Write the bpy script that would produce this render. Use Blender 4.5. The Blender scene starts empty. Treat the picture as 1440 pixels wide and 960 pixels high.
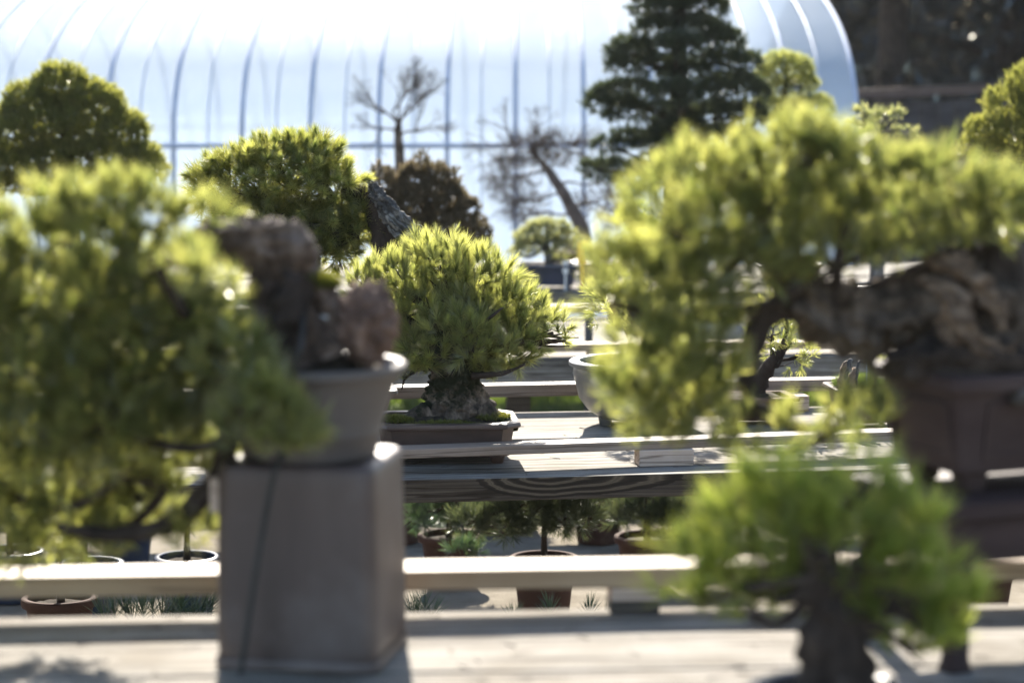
import bpy, bmesh, math, random
import numpy as np
from mathutils import Vector, Matrix, noise
R = math.radians
rng = np.random.default_rng(7)
random.seed(7)
scene = bpy.context.scene
COL = scene.collection

# ------------------------------------------------------------------ camera
CAM_Z, F, PITCH = 1.75, 3400.0, math.atan(380/3400)
cd = bpy.data.cameras.new("camera"); cam = bpy.data.objects.new("camera", cd); COL.objects.link(cam)
cam.location = (0, 0, CAM_Z); cam.rotation_euler = (R(90) - PITCH, 0, 0)
cd.lens = 85; cd.sensor_width = 36; cd.clip_start = 0.1; cd.clip_end = 2000
cd.dof.use_dof = True; cd.dof.focus_distance = 6.62; cd.dof.aperture_fstop = 2.7
cd.dof.aperture_blades = 9
scene.camera = cam
# ------------------------------------------------------------------ light
SUN_EL, SUN_AZ = R(33), R(-5)          # azimuth measured from +Y towards +X
w = bpy.data.worlds.new("World"); scene.world = w; w.use_nodes = True
nt = w.node_tree; nt.nodes.clear()
sky = nt.nodes.new("ShaderNodeTexSky"); sky.sky_type = 'NISHITA'; sky.sun_disc = False
sky.sun_elevation = SUN_EL; sky.sun_rotation = SUN_AZ
bg = nt.nodes.new("ShaderNodeBackground"); bg.inputs[1].default_value = 0.09
wo = nt.nodes.new("ShaderNodeOutputWorld")
nt.links.new(sky.outputs[0], bg.inputs[0]); nt.links.new(bg.outputs[0], wo.inputs[0])
sl = bpy.data.lights.new("sun", 'SUN'); sl.energy = 5.0; sl.angle = R(0.55); sl.color = (1.0, 0.93, 0.82)
so = bpy.data.objects.new("sun", sl); COL.objects.link(so)
sdir = Vector((math.sin(SUN_AZ)*math.cos(SUN_EL), math.cos(SUN_AZ)*math.cos(SUN_EL), math.sin(SUN_EL)))
so.rotation_euler = (-sdir).to_track_quat('-Z', 'Y').to_euler()
so.location = sdir*30
vs = scene.view_settings
vs.view_transform = 'Standard'; vs.look = 'None'; vs.exposure = 1.85; vs.gamma = 1.0
scene.render.engine = 'CYCLES'
scene.cycles.max_bounces = 8; scene.cycles.transparent_max_bounces = 12
scene.cycles.transmission_bounces = 6; scene.cycles.diffuse_bounces = 4
scene.cycles.use_denoising = True; scene.cycles.sample_clamp_indirect = 6.0

# ------------------------------------------------------------------ helpers
def P(x, y, d):
    """photo pixel + distance (world Y) -> world point"""
    v = (480 - y)/F; u = (x - 720)/F
    dy = math.cos(PITCH) + v*math.sin(PITCH); dz = -math.sin(PITCH) + v*math.cos(PITCH)
    k = d/dy
    return np.array([u*k, d, CAM_Z + dz*k])

ORG = {}
def thing(name, label, cat, loc=(0, 0, 0), rotz=0, group=None, kind=None):
    o = bpy.data.objects.new(name, None); COL.objects.link(o)
    o.location = tuple(float(c) for c in loc); o.rotation_euler = (0, 0, rotz)
    o.empty_display_size = 0.1
    o['label'] = label; o['category'] = cat
    if group: o['group'] = group
    if kind: o['kind'] = kind
    ORG[o.name] = np.array(loc, float)
    return o

class MB:
    def __init__(s): s.v = []; s.f = []; s.n = 0; s.a = []; s.tint = False
    def add(s, verts, faces, tint=None):
        verts = np.asarray(verts, float)
        s.v.append(verts); s.f += [tuple(int(i) + s.n for i in f) for f in faces]; s.n += len(verts)
    def box(s, x0, x1, y0, y1, z0, z1, seg=1, wob=0.0, seed=0):
        """box bar along x with `seg` slices and slightly uneven edges"""
        vs_, fs_ = [], []
        for i in range(seg + 1):
            x = x0 + (x1 - x0)*i/seg
            for (y, z) in ((y0, z0), (y1, z0), (y1, z1), (y0, z1)):
                p = [x, y, z]
                if wob:
                    p[1] += wob*noise.noise((x*2.1 + seed, y*5, z*9 + seed))
                    p[2] += wob*.6*noise.noise((x*1.7 - seed, y*4 + 9, z*7))
                vs_.append(p)
        for i in range(seg):
            a = i*4
            for k in range(4):
                fs_.append((a + k, a + (k+1) % 4, a + 4 + (k+1) % 4, a + 4 + k))
        fs_.append((0, 3, 2, 1)); e = seg*4; fs_.append((e, e+1, e+2, e+3))
        s.add(vs_, fs_); return s
    def loft(s, rings, close0=True, close1=True):
        n = len(rings[0]); vs_ = np.concatenate([np.asarray(r, float) for r in rings]); fs_ = []
        for i in range(len(rings) - 1):
            a, b = i*n, (i+1)*n
            for k in range(n):
                k2 = (k+1) % n
                fs_.append((a+k, a+k2, b+k2, b+k))
        if close0: fs_.append(tuple(range(n))[::-1])
        if close1: fs_.append(tuple(range((len(rings)-1)*n, len(rings)*n)))
        s.add(vs_, fs_); return s
    def tube(s, pts, rad, n=16, sides=12, amp=0.0, freq=8.0, seed=0, twist=0.0, flat=None, ridge=0.0):
        """smooth tube through pts (world) with radius list, fractal bark relief"""
        P_, R_ = spline(pts, rad, n)
        rings = []; T = np.gradient(P_, axis=0)
        T /= np.linalg.norm(T, axis=1)[:, None] + 1e-9
        ref = np.array([0.0, 1.0, 0.15]);
        if abs(np.dot(T[0], ref)) > .9: ref = np.array([1.0, 0, 0.2])
        u = ref - np.dot(ref, T[0])*T[0]; u /= np.linalg.norm(u)
        for i in range(len(P_)):
            t = T[i]; u = u - np.dot(u, t)*t; u /= np.linalg.norm(u) + 1e-9; v = np.cross(t, u)
            ring = []
            for k in range(sides):
                a = 2*math.pi*k/sides + twist*i/len(P_)
                d = u*math.cos(a) + v*math.sin(a)
                r = R_[i]
                if ridge: r *= 1 + ridge*math.sin(5*a + 2.2*twist*i/len(P_) + seed) + ridge*.5*math.sin(9*a - i*.15)
                p = P_[i] + d*r
                if amp:
                    q = Vector(p)*freq + Vector((seed*3.1, seed*1.7, 0))
                    h = noise.fractal(q, .9, 2.1, 4)
                    vd = noise.voronoi(q*1.6)[0]
                    h = .55*h + 1.1*(vd[1] - vd[0]) - .45
                    p = p + d*amp*h
                ring.append(p)
            rings.append(ring)
        s.loft([np.array(r) for r in rings]); return s
    def build(s, name, mat, parent=None, world=False, smooth=True, angle=40, bevel=0.0, kind=None):
        me = bpy.data.meshes.new(name)
        v = np.concatenate(s.v) if s.v else np.zeros((0, 3))
        if world and parent is not None: v = v - root_org(parent)
        me.from_pydata(v.tolist(), [], s.f)
        if bevel:
            bm = bmesh.new(); bm.from_mesh(me)
            es = [e for e in bm.edges if len(e.link_faces) == 2 and e.calc_face_angle(0) > R(50)]
            bmesh.ops.bevel(bm, geom=es, offset=bevel, segments=2, affect='EDGES', profile=.6)
            bm.to_mesh(me); bm.free()
        if smooth:
            me.polygons.foreach_set('use_smooth', [True]*len(me.polygons))
            me.set_sharp_from_angle(angle=R(angle))
        me.materials.append(mat)
        o = bpy.data.objects.new(name, me); COL.objects.link(o)
        if parent is not None: o.parent = parent
        if kind: o['kind'] = kind
        return o

def root_org(o):
    while o.parent is not None: o = o.parent
    return ORG.get(o.name, np.zeros(3))

def spline(pts, rad, n):
    pts = np.array(pts, float); rad = np.array(rad, float); m = len(pts)
    out, ro = [], []
    for i in range(n):
        t = i/(n-1)*(m-1); k = min(int(t), m-2); f = t - k
        p0, p1, p2, p3 = pts[max(k-1, 0)], pts[k], pts[k+1], pts[min(k+2, m-1)]
        out.append(.5*((2*p1) + (-p0+p2)*f + (2*p0-5*p1+4*p2-p3)*f*f + (-p0+3*p1-3*p2+p3)*f**3))
        ro.append(rad[k]*(1-f) + rad[k+1]*f)
    return np.array(out), np.array(ro)

def circ(r, z, n=40, cx=0, cy=0):
    a = np.linspace(0, 2*math.pi, n, endpoint=False)
    return np.stack([cx + r*np.cos(a), cy + r*np.sin(a), np.full(n, z)], 1)
def rrect(hx, hy, c, z, cn=4):
    pts = []
    for (sx, sy, a0) in ((1, 1, 0), (-1, 1, 90), (-1, -1, 180), (1, -1, 270)):
        for k in range(cn + 1):
            a = R(a0 + 90*k/cn)
            pts.append((sx*(hx-c) + c*math.cos(a), sy*(hy-c) + c*math.sin(a), z))
    return np.array(pts)

def soup(name, V, Fc, mat, parent=None, tint=None, world=False, kind=None):
    """numpy triangle/quad soup -> object; tint is one value per vertex"""
    me = soup_mesh(name, V - root_org(parent) if (world and parent is not None) else V, Fc, mat, tint)
    o = bpy.data.objects.new(name, me); COL.objects.link(o)
    if parent is not None: o.parent = parent
    if kind: o['kind'] = kind
    return o
def soup_mesh(name, V, Fc, mat, tint=None):
    me = bpy.data.meshes.new(name); k = Fc.shape[1]
    me.vertices.add(len(V)); me.vertices.foreach_set('co', np.asarray(V, np.float32).ravel())
    me.loops.add(Fc.size); me.loops.foreach_set('vertex_index', Fc.astype(np.int32).ravel())
    me.polygons.add(len(Fc)); me.polygons.foreach_set('loop_start', np.arange(0, Fc.size, k, dtype=np.int32))
    me.update(calc_edges=True)
    if tint is not None:
        at = me.attributes.new('tint', 'FLOAT', 'POINT'); at.data.foreach_set('value', np.asarray(tint, np.float32))
    me.materials.append(mat); return me

def unit(v): return v/(np.linalg.norm(v, axis=-1, keepdims=True) + 1e-9)

def needles(pos, axis, L, W, n, shoot=.5, ang=(15, 55), flat=0.0):
    """bottle-brush tufts: n needles (one tapered triangle each) on every shoot. -> V, F, tint"""
    m = len(pos)
    axis = unit(axis); ref = np.where(np.abs(axis[:, 2:3]) < .9, [[0, 0, 1.0]], [[1.0, 0, 0]])
    u = unit(np.cross(axis, ref)); v = np.cross(axis, u)
    L = np.broadcast_to(np.asarray(L, float), (m,))
    th = rng.uniform(0, 2*math.pi, (m, n)); t = rng.uniform(0, 1, (m, n))
    ph = np.radians(ang[1] + (ang[0]-ang[1])*t + rng.normal(0, 7, (m, n)))
    base = pos[:, None] + axis[:, None]*(t*shoot*L[:, None])[..., None]
    rad = u[:, None]*np.cos(th)[..., None] + v[:, None]*np.sin(th)[..., None]
    d = axis[:, None]*np.cos(ph)[..., None] + rad*np.sin(ph)[..., None]
    ln = L[:, None]*rng.uniform(.7, 1.1, (m, n))
    tip = base + d*ln[..., None]
    side = unit(np.cross(d, rng.normal(0, 1, (m, n, 3))))*W*.5
    mid = base + d*(ln*.55)[..., None]
    V = np.stack([base - side*.6, base + side*.6, mid + side, tip, mid - side], 2).reshape(-1, 3)
    b = np.arange(m*n)[:, None]*5
    Fc = np.concatenate([b + [[0, 1, 2]], b + [[0, 2, 4]], b + [[4, 2, 3]]], 0)
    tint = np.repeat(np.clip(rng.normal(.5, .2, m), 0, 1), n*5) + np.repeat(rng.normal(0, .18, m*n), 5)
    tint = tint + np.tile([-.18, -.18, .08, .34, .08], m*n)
    return V, Fc, np.clip(tint, 0, 1)

def needles1(pos, axis, L, W, n, **kw):
    """cheaper: one triangle per needle, for trees far out of focus"""
    V, Fc, t = needles(pos, axis, L, W, n, **kw)
    V = V.reshape(-1, 5, 3); V = np.stack([V[:, 0]*1.3 - V[:, 1]*.3, V[:, 1]*1.3 - V[:, 0]*.3, V[:, 3]], 1).reshape(-1, 3)
    return V, np.arange(len(V)).reshape(-1, 3), t.reshape(-1, 5)[:, :3].ravel()

def pads(spec, d, depth=.8):
    """list of (x, y, rx, ry[, extra distance]) in photo pixels -> ellipsoids at distance d"""
    out = []
    for q in spec:
        x, y, rx, ry = q[:4]; dd = d + (q[4] if len(q) > 4 else 0); k = dd/F
        out.append((P(x, y, dd), np.array([rx*k, min(rx, 1.6*ry)*k*depth, ry*k])))
    return out

def shell(E, dens, inner=.25, under=.35, up=.45, lump=.0, shrink=.0):
    """tuft positions/directions over a union of ellipsoids. dens = tufts per square metre"""
    E = [(c, np.maximum(r - shrink, r*.45)) for c, r in E]
    pos, ax = [], []
    for i, (c, r) in enumerate(E):
        area = 4*math.pi*(((r[0]*r[1])**1.6 + (r[0]*r[2])**1.6 + (r[1]*r[2])**1.6)/3)**(1/1.6)
        n = max(4, int(area*dens))
        q = unit(rng.normal(0, 1, (n*2, 3)))
        keep = (q[:, 2] > -.15) | (rng.uniform(0, 1, len(q)) < under)
        q = q[keep][:n]
        s = np.where(rng.uniform(0, 1, len(q)) < inner, rng.uniform(.4, .85, len(q)), rng.uniform(.86, 1.04, len(q)))
        p = c + q*r*s[:, None]
        if lump:
            p = p + unit(q/r)*(lump*np.array([noise.noise(Vector(x)*18) for x in p]))[:, None]
        ok = np.ones(len(p), bool)
        for j, (c2, r2) in enumerate(E):
            if j != i: ok &= (((p - c2)/(r2*.82))**2).sum(1) > 1
        p, q = p[ok], q[ok]
        nr = unit(q/r)
        a = unit(nr*(1-up) + np.array([0, 0, up]) + rng.normal(0, .22, nr.shape))
        pos.append(p); ax.append(a)
    return np.concatenate(pos), np.concatenate(ax)

def thin(pos, ax, dmin):
    """keep tufts at least dmin apart so that each reads as a tuft"""
    keep = []
    for i in np.argsort(pos[:, 1]):
        if not keep or (((pos[keep] - pos[i])**2).sum(1) > dmin*dmin).all(): keep.append(i)
    return pos[keep], ax[keep]

# ------------------------------------------------------------------ materials
def mat(name):
    m = bpy.data.materials.new(name); m.use_nodes = True
    t = m.node_tree; t.nodes.clear()
    o = t.nodes.new("ShaderNodeOutputMaterial")
    return m, t, o
def N(t, kind, **kw):
    n = t.nodes.new(kind)
    for k, v in kw.items():
        if k.startswith('i_'):
            key = k[2:]; key = int(key) if key.isdigit() else key.replace('_', ' ')
            n.inputs[key].default_value = v
        else: setattr(n, k, v)
    return n
def ramp(t, stops):
    r = t.nodes.new("ShaderNodeValToRGB"); e = r.color_ramp.elements
    while len(e) > 1: e.remove(e[-1])
    e[0].position, e[0].color = stops[0][0], (*stops[0][1], 1)
    for p, c in stops[1:]:
        x = e.new(p); x.color = (*c, 1)
    return r

def surf(name, stops, scale=(6, 6, 6), detail=6, rough=.7, bump=.3, bscale=None, spec=.4, dist=.01, mix2=None, coord='Object'):
    """noise-ramped principled surface"""
    m, t, o = mat(name); L = t.links.new
    tc = N(t, "ShaderNodeTexCoord"); mp = N(t, "ShaderNodeMapping"); mp.inputs['Scale'].default_value = scale
    L(tc.outputs[coord], mp.inputs[0])
    nz = N(t, "ShaderNodeTexNoise", i_Scale=1.0, i_Detail=detail, i_Roughness=.62); L(mp.outputs[0], nz.inputs['Vector'])
    rp = ramp(t, stops); L(nz.outputs[0], rp.inputs[0])
    b = N(t, "ShaderNodeBsdfPrincipled"); b.inputs['Roughness'].default_value = rough
    b.inputs['Specular IOR Level'].default_value = spec
    L(rp.outputs[0], b.inputs['Base Color'])
    if mix2:
        n2 = N(t, "ShaderNodeTexNoise", i_Scale=mix2[0], i_Detail=5.0, i_Roughness=.6); L(tc.outputs[coord], n2.inputs['Vector'])
        r2 = ramp(t, [(mix2[1], (0, 0, 0)), (mix2[2], (1, 1, 1))]); L(n2.outputs[0], r2.inputs[0])
        mx = N(t, "ShaderNodeMix", data_type='RGBA'); L(r2.outputs[0], mx.inputs[0]); L(rp.outputs[0], mx.inputs[6])
        mx.inputs[7].default_value = (*mix2[3], 1); L(mx.outputs[2], b.inputs['Base Color'])
    nb = nz
    if bscale:
        mp2 = N(t, "ShaderNodeMapping"); mp2.inputs['Scale'].default_value = bscale; L(tc.outputs[coord], mp2.inputs[0])
        nb = N(t, "ShaderNodeTexNoise", i_Scale=1.0, i_Detail=6.0, i_Roughness=.65); L(mp2.outputs[0], nb.inputs['Vector'])
    bp = N(t, "ShaderNodeBump", i_Strength=bump, i_Distance=dist); L(nb.outputs[0], bp.inputs['Height']); L(bp.outputs[0], b.inputs['Normal'])
    L(b.outputs[0], o.inputs[0]); return m

def foliage(name, dark, light, tr_dark, tr_light, trans=.5, gloss=.08, rough=.35):
    m, t, o = mat(name); L = t.links.new
    at = N(t, "ShaderNodeAttribute", attribute_name='tint')
    c1 = ramp(t, [(.15, dark), (.85, light)]); c2 = ramp(t, [(.15, tr_dark), (.85, tr_light)])
    L(at.outputs['Fac'], c1.inputs[0]); L(at.outputs['Fac'], c2.inputs[0])
    d = N(t, "ShaderNodeBsdfDiffuse"); x = N(t, "ShaderNodeBsdfTranslucent"); g = N(t, "ShaderNodeBsdfGlossy")
    g.inputs['Roughness'].default_value = rough; g.inputs['Color'].default_value = (.9, .9, .85, 1)
    L(c1.outputs[0], d.inputs[0]); L(c2.outputs[0], x.inputs[0])
    m1 = N(t, "ShaderNodeMixShader", i_0=trans); L(d.outputs[0], m1.inputs[1]); L(x.outputs[0], m1.inputs[2])
    m2 = N(t, "ShaderNodeMixShader", i_0=gloss); L(m1.outputs[0], m2.inputs[1]); L(g.outputs[0], m2.inputs[2])
    L(m2.outputs[0], o.inputs[0]); return m

def wood(name, stops, rough=.85, rings=None, bump=.35, stain=None, spec=.12):
    """weathered board, grain along local x; rings = (x0, z0, spacing, aspect, radius) for a flat-sawn face"""
    m, t, o = mat(name); L = t.links.new
    tc = N(t, "ShaderNodeTexCoord"); mp = N(t, "ShaderNodeMapping"); mp.inputs['Scale'].default_value = (1.6, 62, 80)
    L(tc.outputs['Object'], mp.inputs[0])
    oi = N(t, "ShaderNodeObjectInfo"); av = N(t, "ShaderNodeVectorMath", operation='ADD'); ms = N(t, "ShaderNodeMath", operation='MULTIPLY', i_1=40.0)
    L(oi.outputs['Random'], ms.inputs[0]); L(mp.outputs[0], av.inputs[0]); L(ms.outputs[0], av.inputs[1])
    nz = N(t, "ShaderNodeTexNoise", i_Scale=1.0, i_Detail=8.0, i_Roughness=.68, i_Distortion=.35); L(av.outputs[0], nz.inputs['Vector'])
    rp = ramp(t, stops); L(nz.outputs[0], rp.inputs[0])
    n2 = N(t, "ShaderNodeTexNoise", i_Scale=5.0, i_Detail=6.0, i_Roughness=.6); L(tc.outputs['Object'], n2.inputs['Vector'])
    r2 = ramp(t, [(.42, (0, 0, 0)), (.68, (1, 1, 1))]); L(n2.outputs[0], r2.inputs[0])
    mx = N(t, "ShaderNodeMix", data_type='RGBA', blend_type='MULTIPLY'); L(r2.outputs[0], mx.inputs[0]); L(rp.outputs[0], mx.inputs[6])
    mx.inputs[7].default_value = (*(stain or (.72, .68, .62)), 1)
    col = mx.outputs[2]; height = nz.outputs[0]
    mc = N(t, "ShaderNodeMapping"); mc.inputs['Scale'].default_value = (1.1, 26, 30); L(tc.outputs['Object'], mc.inputs[0])
    a2 = N(t, "ShaderNodeVectorMath", operation='ADD'); L(mc.outputs[0], a2.inputs[0]); L(ms.outputs[0], a2.inputs[1])
    nc = N(t, "ShaderNodeTexNoise", i_Scale=1.0, i_Detail=3.0, i_Roughness=.5); L(a2.outputs[0], nc.inputs['Vector'])
    rc = ramp(t, [(.475, (1, 1, 1)), (.494, (.30, .27, .24)), (.506, (.30, .27, .24)), (.525, (1, 1, 1))]); L(nc.outputs[0], rc.inputs[0])
    mk = N(t, "ShaderNodeMix", data_type='RGBA', blend_type='MULTIPLY'); mk.inputs[0].default_value = .75; L(col, mk.inputs[6]); L(rc.outputs[0], mk.inputs[7])
    col = mk.outputs[2]
    if rings:
        x0, z0, sp, asp, rad = rings
        sx = N(t, "ShaderNodeSeparateXYZ"); L(tc.outputs['Object'], sx.inputs[0])
        nn = N(t, "ShaderNodeTexNoise", i_Scale=7.0, i_Detail=3.0); L(tc.outputs['Object'], nn.inputs['Vector'])
        def M(op, a, b=None):
            k = N(t, "ShaderNodeMath", operation=op)
            for i, q in enumerate((a, b)):
                if q is None: continue
                if isinstance(q, (int, float)): k.inputs[i].default_value = q
                else: L(q, k.inputs[i])
            return k.outputs[0]
        dx = M('SUBTRACT', sx.outputs[0], x0); dx = M('MULTIPLY', dx, M('SUBTRACT', 1.0, M('MULTIPLY', M('GREATER_THAN', dx, 0.0), .52))); dz = M('MULTIPLY', M('SUBTRACT', sx.outputs[2], z0), asp)
        rr = M('SQRT', M('ADD', M('MULTIPLY', dx, dx), M('MULTIPLY', dz, dz)))
        rr = M('ADD', rr, M('MULTIPLY', M('SUBTRACT', nn.outputs[0], .5), .05))
        rr = M('ADD', rr, M('MULTIPLY', M('SUBTRACT', nz.outputs[0], .5), .035))
        wv = M('SINE', M('MULTIPLY', rr, 2*math.pi/sp))
        inside = M('LESS_THAN', rr, rad)
        rr2 = ramp(t, [(.0, (.026, .020, .015)), (.55, (.042, .032, .023)), (.76, (.095, .072, .049)), (.92, (.145, .112, .078)), (1.0, (.10, .078, .054))])
        L(M('ADD', M('MULTIPLY', wv, .5), .5), rr2.inputs[0])
        mr = N(t, "ShaderNodeMix", data_type='RGBA', blend_type='MIX'); L(M('MULTIPLY', inside, .9), mr.inputs[0]); L(col, mr.inputs[6]); L(rr2.outputs[0], mr.inputs[7])
        col = mr.outputs[2]
    b = N(t, "ShaderNodeBsdfPrincipled"); b.inputs['Roughness'].default_value = rough; b.inputs['Specular IOR Level'].default_value = spec
    L(col, b.inputs['Base Color'])
    bp = N(t, "ShaderNodeBump", i_Strength=bump, i_Distance=.004); L(height, bp.inputs['Height']); L(bp.outputs[0], b.inputs['Normal'])
    L(b.outputs[0], o.inputs[0]); return m

M_SAND = surf('sandy_ground', [(.3, (.13, .11, .085)), (.5, (.21, .185, .145)), (.72, (.28, .25, .205))], (5, 5, 5), 9, 1.0, .6, (60, 60, 60), .05, .012)
M_LAWN = surf('lawn_soil', [(.3, (.035, .05, .015)), (.7, (.09, .12, .03))], (3, 3, 3), 8, .95, .5, (50, 50, 50), .1)
M_GRASS = foliage('grass_blades', (.05, .09, .02), (.10, .14, .03), (.12, .20, .03), (.24, .30, .05), .45, .05)
M_WOOD = wood('weathered_board', [(.34, (.07, .06, .048)), (.46, (.20, .185, .16)), (.58, (.28, .26, .23)), (.76, (.36, .34, .30))], bump=.6)
M_BEAM = wood('dark_beam_face', [(.3, (.035, .028, .022)), (.55, (.09, .07, .052)), (.8, (.17, .14, .11))], rings=(.08, .688, .046, 3.1, .18))
M_RAIL = wood('planed_rail', [(.25, (.29, .205, .125)), (.55, (.42, .31, .20)), (.8, (.50, .39, .27))], .6, bump=.2, stain=(.8, .74, .68), spec=.35)
M_RAILW = wood('weathered_rail', [(.25, (.16, .115, .088)), (.55, (.25, .19, .15)), (.8, (.34, .29, .25))], .6, bump=.3, spec=.4)
M_BLOCK = wood('pale_block', [(.2, (.40, .28, .20)), (.45, (.56, .44, .36)), (.7, (.62, .50, .42)), (.9, (.36, .25, .18))], .7, bump=.2)
M_POSTW = wood('dark_post', [(.3, (.05, .045, .04)), (.7, (.14, .12, .10))])
M_FENCE = wood('old_fence_board', [(.3, (.035, .032, .034)), (.6, (.085, .077, .077)), (.85, (.20, .19, .19))])
M_FRAIL = wood('fence_rail', [(.3, (.09, .065, .055)), (.7, (.18, .13, .11))])
M_CLAY = surf('grey_brown_clay', [(.3, (0.0800, 0.0672, 0.0608)), (.6, (0.1080, 0.0904, 0.0832)), (.8, (0.1320, 0.1136, 0.1056))], (5, 5, 22), 6, .55, .12, (30, 30, 60), .45, .004)
M_STAND = surf('stand_clay', [(.3, (.050, .034, .029)), (.55, (.078, .054, .047)), (.8, (.108, .080, .071))], (9, 9, 1.6), 7, .5, .15, (40, 40, 20), .5, .004, mix2=(4, .48, .7, (.125, .10, .092)))
M_BROWNPOT = surf('brown_pot', [(.3, (0.0510, 0.0323, 0.0263)), (.6, (0.0808, 0.0510, 0.0408)), (.8, (0.1062, 0.0731, 0.0612))], (8, 8, 20), 5, .42, .1, (40, 40, 40), .5, .003)
M_REDPOT = surf('dark_red_pot', [(.3, (.042, .027, .025)), (.6, (.066, .045, .041)), (.8, (.095, .074, .069))], (7, 7, 12), 6, .7, .1, None, .15, .003)
M_TERRA = surf('terracotta', [(.3, (.042, .022, .016)), (.55, (.066, .034, .025)), (.8, (.125, .085, .068))], (9, 9, 9), 7, .85, .2, (50, 50, 50), .15, .003)
M_BLUE = surf('blue_glaze', [(.3, (.016, .026, .055)), (.7, (.04, .055, .095))], (6, 6, 6), 4, .25, .05, None, .6, .002)
M_GREYPOT = surf('grey_glaze', [(.3, (0.1120, 0.1080, 0.1024)), (.7, (0.1920, 0.1880, 0.1800))], (7, 7, 12), 5, .3, .06, None, .6, .003)
M_BLUEGREY = surf('bluish_clay', [(.3, (0.0765, 0.0723, 0.0808)), (.7, (0.1275, 0.1207, 0.1318))], (6, 6, 14), 5, .45, .1, None, .5, .003)
M_STANDB = surf('lacquered_stand', [(.3, (.030, .019, .018)), (.7, (.062, .040, .037))], (3, 20, 20), 6, .65, .12, None, .15, .003)
M_SOIL = surf('dark_soil', [(.3, (.018, .014, .010)), (.6, (.05, .038, .026)), (.8, (.11, .085, .06))], (60, 60, 60), 6, .95, .9, None, .15, .01)
M_MOSS = foliage('moss', (.05, .07, .012), (.14, .14, .03), (.16, .20, .02), (.36, .32, .05), .45, .03)
M_BARK = surf('pine_bark', [(.32, (.028, .021, .016)), (.5, (.095, .072, .055)), (.66, (.19, .15, .12)), (.8, (.30, .26, .22))], (30, 30, 16), 8, .9, .8, (60, 60, 40), .2, .012)
M_BARKA = surf('mauve_bark', [(.34, (.030, .020, .015)), (.48, (.10, .069, .052)), (.60, (.23, .170, .135)), (.76, (.40, .33, .28))], (26, 26, 18), 8, .75, .9, (60, 60, 40), .3, .012)
M_BARKD = surf('dark_bark', [(.3, (0.0165, 0.0128, 0.0105)), (.55, (0.0465, 0.0345, 0.0277)), (.8, (0.1050, 0.0825, 0.0675))], (22, 22, 12), 8, .9, .8, None, .2, .012)
M_BARKMOSS = surf('mossy_bark', [(.32, (.026, .020, .015)), (.5, (.10, .075, .055)), (.64, (.22, .17, .13)), (.8, (.34, .29, .24))], (34, 34, 20), 8, .9, .9, (70, 70, 50), .2, .012, mix2=(11, .46, .54, (.016, .018, .008)))
M_GREYWOOD = surf('grey_deadwood', [(.34, (.022, .020, .019)), (.52, (.075, .07, .066)), (.68, (.26, .25, .235))], (8, 60, 20), 8, .8, .9, None, .3, .012)
M_JIN = surf('brown_deadwood', [(.32, (.035, .023, .016)), (.5, (.12, .08, .052)), (.72, (.28, .205, .145))], (10, 40, 40), 8, .75, .8, None, .25, .01)
M_ROCK = surf('pinkish_rock', [(.34, (.045, .028, .021)), (.52, (.17, .107, .082)), (.72, (.34, .24, .19))], (26, 26, 26), 7, .9, .9, None, .25, .02)
M_CORD = surf('dark_cord', [(.3, (.012, .012, .011)), (.7, (.03, .03, .028))], (20, 20, 20), 3, .6, .1)
M_STEEL = surf('galvanised_pipe', [(.3, (.36, .41, .52)), (.7, (.48, .53, .64))], (4, 4, 4), 4, .75, .05, None, .12)
M_STRAP = surf('pale_strap', [(.3, (.42, .47, .56)), (.7, (.52, .57, .65))], (4, 4, 4), 3, .6, .02)
M_IRON = surf('dark_iron', [(.3, (.02, .02, .022)), (.7, (.05, .05, .055))], (9, 9, 9), 4, .5, .05)
M_TAG = surf('yellow_label', [(.3, (.80, .42, .03)), (.7, (.86, .52, .05))], (9, 9, 9), 2, .5, .02)
M_WHITE = surf('white_tag', [(.3, (.74, .74, .72)), (.7, (.82, .82, .8))], (9, 9, 9), 2, .5, .02)

# yellow-green pine needles
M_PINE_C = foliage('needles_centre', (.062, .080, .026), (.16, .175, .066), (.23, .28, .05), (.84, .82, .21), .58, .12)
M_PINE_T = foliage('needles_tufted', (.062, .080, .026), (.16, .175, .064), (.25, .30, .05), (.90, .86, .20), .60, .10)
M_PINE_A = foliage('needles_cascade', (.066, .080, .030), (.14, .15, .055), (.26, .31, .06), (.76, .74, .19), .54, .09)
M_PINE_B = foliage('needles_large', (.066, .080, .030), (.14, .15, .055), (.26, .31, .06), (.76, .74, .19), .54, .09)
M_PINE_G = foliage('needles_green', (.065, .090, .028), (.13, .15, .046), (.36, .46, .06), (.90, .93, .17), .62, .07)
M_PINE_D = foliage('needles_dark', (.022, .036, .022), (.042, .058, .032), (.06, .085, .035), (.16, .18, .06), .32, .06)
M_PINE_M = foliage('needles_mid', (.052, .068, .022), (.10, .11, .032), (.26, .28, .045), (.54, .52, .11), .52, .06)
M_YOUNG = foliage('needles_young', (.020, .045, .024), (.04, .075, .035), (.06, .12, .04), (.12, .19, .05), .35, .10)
M_RUSSET = foliage('russet_sprays', (.062, .054, .034), (.13, .10, .066), (.13, .11, .055), (.27, .21, .125), .42, .02)
M_GREYGREEN = foliage('grey_green_leaves', (.11, .13, .065), (.19, .20, .10), (.38, .41, .13), (.68, .66, .24), .48, .08)
M_PALEBARK = surf('pale_bark', [(.3, (.06, .047, .042)), (.7, (.16, .13, .12))], (20, 20, 12), 6, .9, .5, None, .2)
M_TWIG = foliage('twig_bark', (.10, .075, .06), (.19, .15, .125), (.05, .04, .03), (.09, .07, .06), .1, .02)
M_FOREST = foliage('forest_leaves', (.006, .009, .006), (.012, .015, .010), (.008, .012, .006), (.02, .024, .012), .2, .10, .15)

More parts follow.
